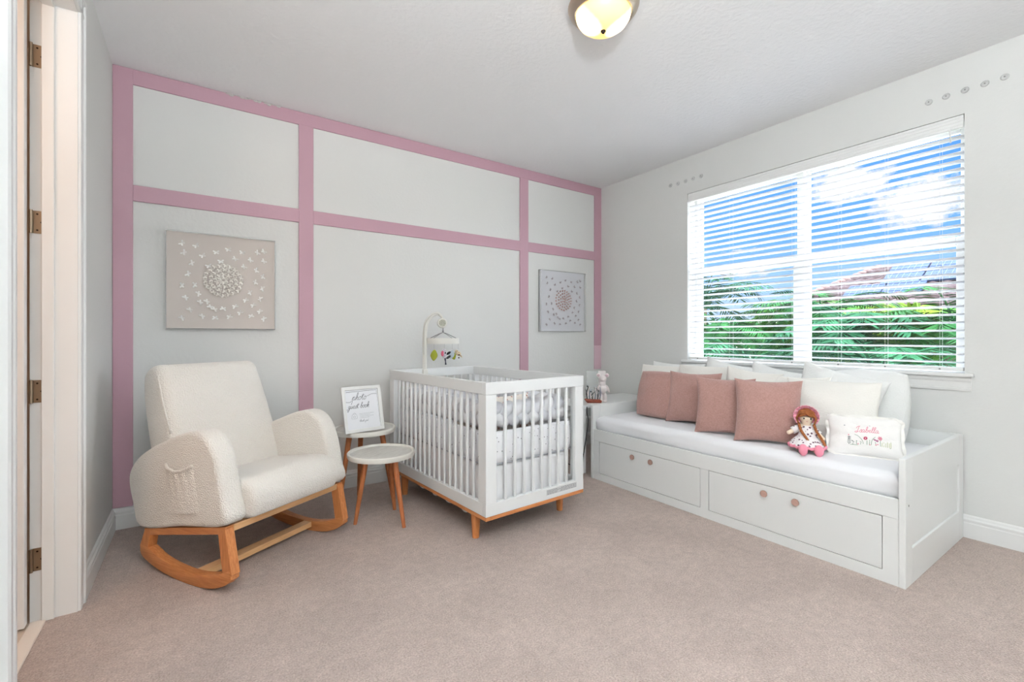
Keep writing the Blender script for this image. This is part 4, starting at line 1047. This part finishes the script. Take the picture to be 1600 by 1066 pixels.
bm = B(); tube(bm, [(x+.006, y, .975), (x+.010, y, .945), (x+.012, y, .925)], [.008, .004, .007], 8); obj('bird_tail', bm, mat('tail_felt', s(70, 72, 84), .9), bird, True)
for dz, rz in ((.012, 1.0), (-.018, .9)): 
    bm = B(); ell(bm, (0, 0, 0), (.022, .005, .010), 12); obj('bird_feather', bm, BLACK, bird, True, loc=(x+.032, y-.006, 1.000+dz), rot=(0, -.5, 0))
x, y = P3(.035, -.09); hang(x, y, zT, 1.04); leaf('felt_leaf', (x-.006, y, 1.000), .034, PG, .2); leaf('felt_leaf', (x+.012, y+.012, .993), .036, OL, -.35)
x, y = P3(.105, -.055); hang(x, y, zT, 1.04)
bm = B(); ell(bm, (x, y, 1.005), (.026, .014, .018), 14, R3(.5)); ell(bm, (x-.016, y, 1.022), .013, 12); tube(bm, [(x+.012, y, .995), (x+.035, y, .975)], [.008, .004], 8); ow = obj('felt_owl', bm, mat('cream_felt', s(222, 206, 172), .9, dots=(s(170, 120, 110), 90, .3)), mo, True)
bm = B(); ell(bm, (x-.018, y-.011, 1.024), .003, 8); ell(bm, (x, y-.013, .995), (.009, .003, .005), 8); ell(bm, (x+.002, y-.006, .972), .006, 8); obj('owl_marks', bm, mat('dark_brown_felt', s(70, 48, 44), .9), ow, True)

# ------------------------------------------------------------------ outside
GR = mat('bounce_ground', s(205, 200, 190), .95, var=.15, vscale=1)  # unseen ground, made pale to bounce light up onto slats and ceiling
tag(obj('ground', box(B(), (3.9, -30, -3.3), (60, 50, -3.2)), GR), kind='structure')
ROOFM = mat('clay_tile', s(104, 94, 96), .85, color2=s(70, 52, 52), vscale=5, spec=.15)
ho = thing('house', 'neighbouring house with pale clay barrel-tile roof and solar panels', 'house', (16, 0, 0))
def tiled(bm, p0, p1, up0, up1, pitch=.34, rowh=.42):
    """barrel tiles on the quad eave p0->p1, top up0->up1 : real half round courses"""
    p0, p1, up0, up1 = map(Vector, (p0, p1, up0, up1)); w = (p1-p0).length; hgt = ((up0+up1)/2-(p0+p1)/2).length
    nrm = (p1-p0).cross(up0-p0).normalized(); nrm = nrm if nrm.z > 0 else -nrm
    nr = max(1, int(hgt/rowh)); nc = max(2, int(w/pitch)); sub = 6
    for r in range(nr):
        prevc = None
        for k in range(nc*sub+1):
            s_ = k/(nc*sub); hgt_ = .10*abs(math.sin(PI*k/sub))
            a = p0.lerp(p1, s_).lerp(up0.lerp(up1, s_), r/nr); b_ = p0.lerp(p1, s_).lerp(up0.lerp(up1, s_), (r+1)/nr)
            c = (bm.verts.new(a+nrm*(hgt_+.06)), bm.verts.new(b_+nrm*(hgt_+.015)), bm.verts.new(a+nrm*(hgt_*.2-.05)))
            if prevc: bm.faces.new((prevc[0], c[0], c[1], prevc[1])); bm.faces.new((prevc[2], c[2], c[0], prevc[0]))
            prevc = c
# main hipped roof facing this house (world x ~16..19)
bm = B()
tiled(bm, (0, 7.9, 1.95), (0, -2, 1.95), (2.4, 5.6, 3.30), (2.4, -2, 3.30))
obj('roof', bm, ROOFM, ho, True)
bm = B(); box(bm, (-.05, -2, 1.86), (.05, 7.9, 1.96)); box(bm, (.5, -2, -3.2), (4, 7.4, 1.9)); obj('wall', bm, mat('house_grey', s(126, 134, 146), .8), ho)
bm = B(); v = [(2.4, 5.6, 3.32), (2.4, -2, 3.32), (5, -2, 1.9), (5, 7.9, 1.9), (0, 7.9, 1.93)]; vs = [bm.verts.new(q) for q in v]; bm.faces.new(vs[:4]); bm.faces.new((vs[0], vs[3], vs[4])); obj('rear_roof', bm, ROOFM, ho)
bm = B()
for k in range(22):
    t = k/21; c = Vector((0, 7.9, 2.0)).lerp(Vector((2.4, 5.6, 3.37)), t); ell(bm, c+Vector((0, 0, .04)), (.16, .16, .09), 10)
for k in range(26): ell(bm, (2.4, 5.6-k*.29, 3.38), (.13, .17, .10), 10)
obj('ridge_tiles', bm, mat('clay_ridge', s(112, 90, 86), .85), ho, True)
sl_ = math.atan2(1.53, 2.4); SOL = mat('solar_blue', s(60, 78, 108), .7, color2=s(48, 64, 92), vscale=2, spec=.15); 
for (ya, yb, ra, rb) in ((5.15, 4.25, .42, .9), (4.2, 3.3, .42, .9), (3.25, 2.35, .42, .9), (5.9, 5.0, .16, .40), (4.95, 4.05, .16, .40), (2.3, 1.4, .42, .9)):
    bm = B(); P = [Vector((2.4*r, y, 1.95+1.35*r+.22)) for y, r in ((ya, ra), (yb, ra), (yb, rb), (ya, rb))]
    vs = [bm.verts.new(p) for p in P]; f = bm.faces.new(vs); thicken(bm, geom=[f], thickness=.05)
    pn = obj('solar_panel', bm, SOL, ho)
    bm = B()
    for k in range(1, 6): tube(bm, [P[0].lerp(P[1], k/6)+Vector((0, 0, .012)), P[3].lerp(P[2], k/6)+Vector((0, 0, .012))], .008, 4)
    for k in range(0, 5): tube(bm, [P[0].lerp(P[3], k/4)+Vector((0, 0, .012)), P[1].lerp(P[2], k/4)+Vector((0, 0, .012))], .008, 4)
    obj('panel_grid', bm, mat('panel_line', s(96, 112, 136), .7), pn)
# lower front roof piece at the right, and a small gable far left
bm = B(); tiled(bm, (-1.2, 5.7, 1.62), (-1.2, -1.0, 1.62), (0.1, 4.9, 2.30), (.1, -1.0, 2.30)); obj('porch_roof', bm, ROOFM, ho, True)
bm = B(); box(bm, (-.9, -1, -3.2), (.4, 5.2, 1.60)); obj('porch_wall', bm, mat('house_grey', (0, 0, 0)), ho)
h2 = thing('house', 'small distant house gable with pale roof seen between the palms', 'house', (24, 12.6, 0))
bm = B(); vs = [bm.verts.new(q) for q in ((0, 1.6, .9), (0, 0, 1.9), (0, -1.6, .9), (4, 1.6, .9), (4, 0, 1.9), (4, -1.6, .9))]
for f in ((0, 1, 4, 3), (1, 2, 5, 4), (0, 2, 1), (3, 4, 5)): bm.faces.new([vs[i] for i in f])
obj('roof', bm, ROOFM, h2); obj('wall', box(B(), (.1, -1.5, -3.2), (3.9, 1.5, .9)), mat('house_cream', s(214, 204, 190), .8), h2)

def leafmat(n, c, c2): return mat(n, c, .7, color2=c2, vscale=3, spec=.1)
GM = [leafmat('palm_green', s(40, 98, 46), s(20, 62, 30)), leafmat('palm_light_green', s(82, 134, 54), s(46, 98, 40)), leafmat('palm_blue_green', s(44, 100, 66), s(20, 62, 42)), leafmat('yellow_green', s(128, 146, 48), s(70, 112, 38))]
BARK = mat('bark', s(140, 124, 104), .9, var=.4, vscale=12)
def frond(bm, base, az, el, L, R, width=.5):
    P = []; p = Vector(base); e = el; st = L/12
    for i in range(13):
        P.append(p.copy()); p = p+Vector((math.cos(az)*math.cos(e), math.sin(az)*math.cos(e), math.sin(e)))*st; e -= R.uniform(.10, .16)
    tube(bm, P, [.018*(1-i/14) for i in range(13)], 4)
    side = Vector((-math.sin(az), math.cos(az), 0))
    for i in range(2, 12):
        for sub in (0, .5):
            q = P[i].lerp(P[i+1], sub); t = (P[i+1]-P[i]).normalized(); l = width*math.sin(PI*(i+sub-1)/12.2)**.6
            for sg in (-1, 1):
                d = (side*sg+t*.7+Vector((0, 0, -.35+R.uniform(-.15, .2)))).normalized()
                tip = q+d*l; m = q.lerp(tip, .4); w = t*.022
                a = bm.verts.new(q-w*.5); b = bm.verts.new(m-w+Vector((0, 0, .01))); c = bm.verts.new(tip); d2 = bm.verts.new(m+w); 
                bm.faces.new((a, b, c, d2))
def palm(label, x, y, top, n, L, m, seed, group='palms outside the window', trunk=.09, ground=-3.2):
    R = random.Random(seed); t = thing('palm_tree', label, 'palm tree', (x, y, ground), 0, group)
    hgt = top-ground
    bm = B(); tube(bm, smooth_pts([(0, 0, 0), (R.uniform(-.1, .1), R.uniform(-.1, .1), hgt*.5), (0, 0, hgt)], 6), [trunk*1.2-.003*i for i in range(13)], 10); obj('trunk', bm, BARK, t, True)
    bm = B()
    for k in range(n):
        frond(bm, (R.uniform(-.05, .05), R.uniform(-.05, .05), hgt+R.uniform(-.1, .1)), 2*PI*k/n*2.618+R.uniform(-.2, .2), R.uniform(.1, 1.25), L*R.uniform(.8, 1.1), R, L*.28)
    obj('fronds', bm, m, t)
    return t
def bush(label, x, y, z, rx, ry, rz, n, m, seed, size=.12, group='leafy trees outside the window'):
    R = random.Random(seed); t = thing('leafy_tree', label, 'tree', (x, y, -3.2), 0, group)
    bm = B()
    for k in range(n):
        v = Vector((R.gauss(0, 1), R.gauss(0, 1), R.gauss(0, 1))).normalized()*(R.uniform(.55, 1)**.5)
        c = Vector((v.x*rx, v.y*ry, z+3.2+v.z*rz)); a = Vector((R.gauss(0, 1), R.gauss(0, 1), R.gauss(0, .6))).normalized(); b = a.orthogonal().normalized(); q = size*R.uniform(.6, 1.3)
        vs = [bm.verts.new(c-a*q), bm.verts.new(c+b*q*.35), bm.verts.new(c+a*q), bm.verts.new(c-b*q*.35)]; bm.faces.new(vs)
    obj('foliage', bm, m, t)
    bm = B(); tube(bm, [(0, 0, 0), (.05, .02, (z+3.2)*.5), (0, 0, z+3.2)], [.12, .09, .05], 8)
    for k in range(5): a = k*1.26; tube(bm, [(0, 0, (z+3.2)*.75), (rx*.6*math.cos(a), ry*.6*math.sin(a), z+3.2+rz*.2)], [.04, .015], 6)
    obj('trunk', bm, BARK, t, True)
palm('tallest palm, at the left edge of the window, reaching highest against the sky', 9.2, 5.95, 1.75, 30, 1.5, GM[2], 1)
palm('palm seen in the left pane beside the tallest one', 8.6, 5.1, 1.05, 28, 1.35, GM[0], 2)
palm('low palm at the bottom of the left pane', 7.2, 3.9, .55, 26, 1.25, GM[2], 3)
palm('bright green palm just left of the window mullion', 10.5, 4.75, 1.40, 28, 1.15, GM[1], 4)
palm('palm just right of the window mullion, under the roof hip', 9.5, 3.75, 1.45, 30, 1.35, GM[0], 5)
palm('palm in the middle of the right pane with spiky fronds', 8.0, 2.65, 1.05, 32, 1.3, GM[2], 6)
palm('palm at the right edge of the right pane', 8.4, 1.75, 1.05, 30, 1.3, GM[0], 7)
palm('low palm at the bottom of the right pane', 6.9, 2.1, .6, 28, 1.2, GM[2], 8)
bush('yellow-green leafy tree in the right pane under the solar roof', 10.5, 2.9, 1.05, 1.2, 1.2, .7, 1500, GM[3], 11)
bush('dense green tree filling the gap behind the right-hand palms', 11.5, 4.0, .85, 1.6, 2.0, .95, 2600, GM[1], 12, .14)
bush('dense green tree behind the palms of the left pane', 12.0, 7.0, .55, 1.8, 2.0, 1.1, 2600, GM[0], 13, .14)
bush('dense green tree at the far right of the window', 10.5, 1.6, .95, 1.3, 1.2, .8, 1800, GM[1], 14)
bush('wide dark green tree low behind all the palms', 13.0, 5.2, -.1, 1.5, 3.2, 1.3, 3200, GM[0], 15, .16)
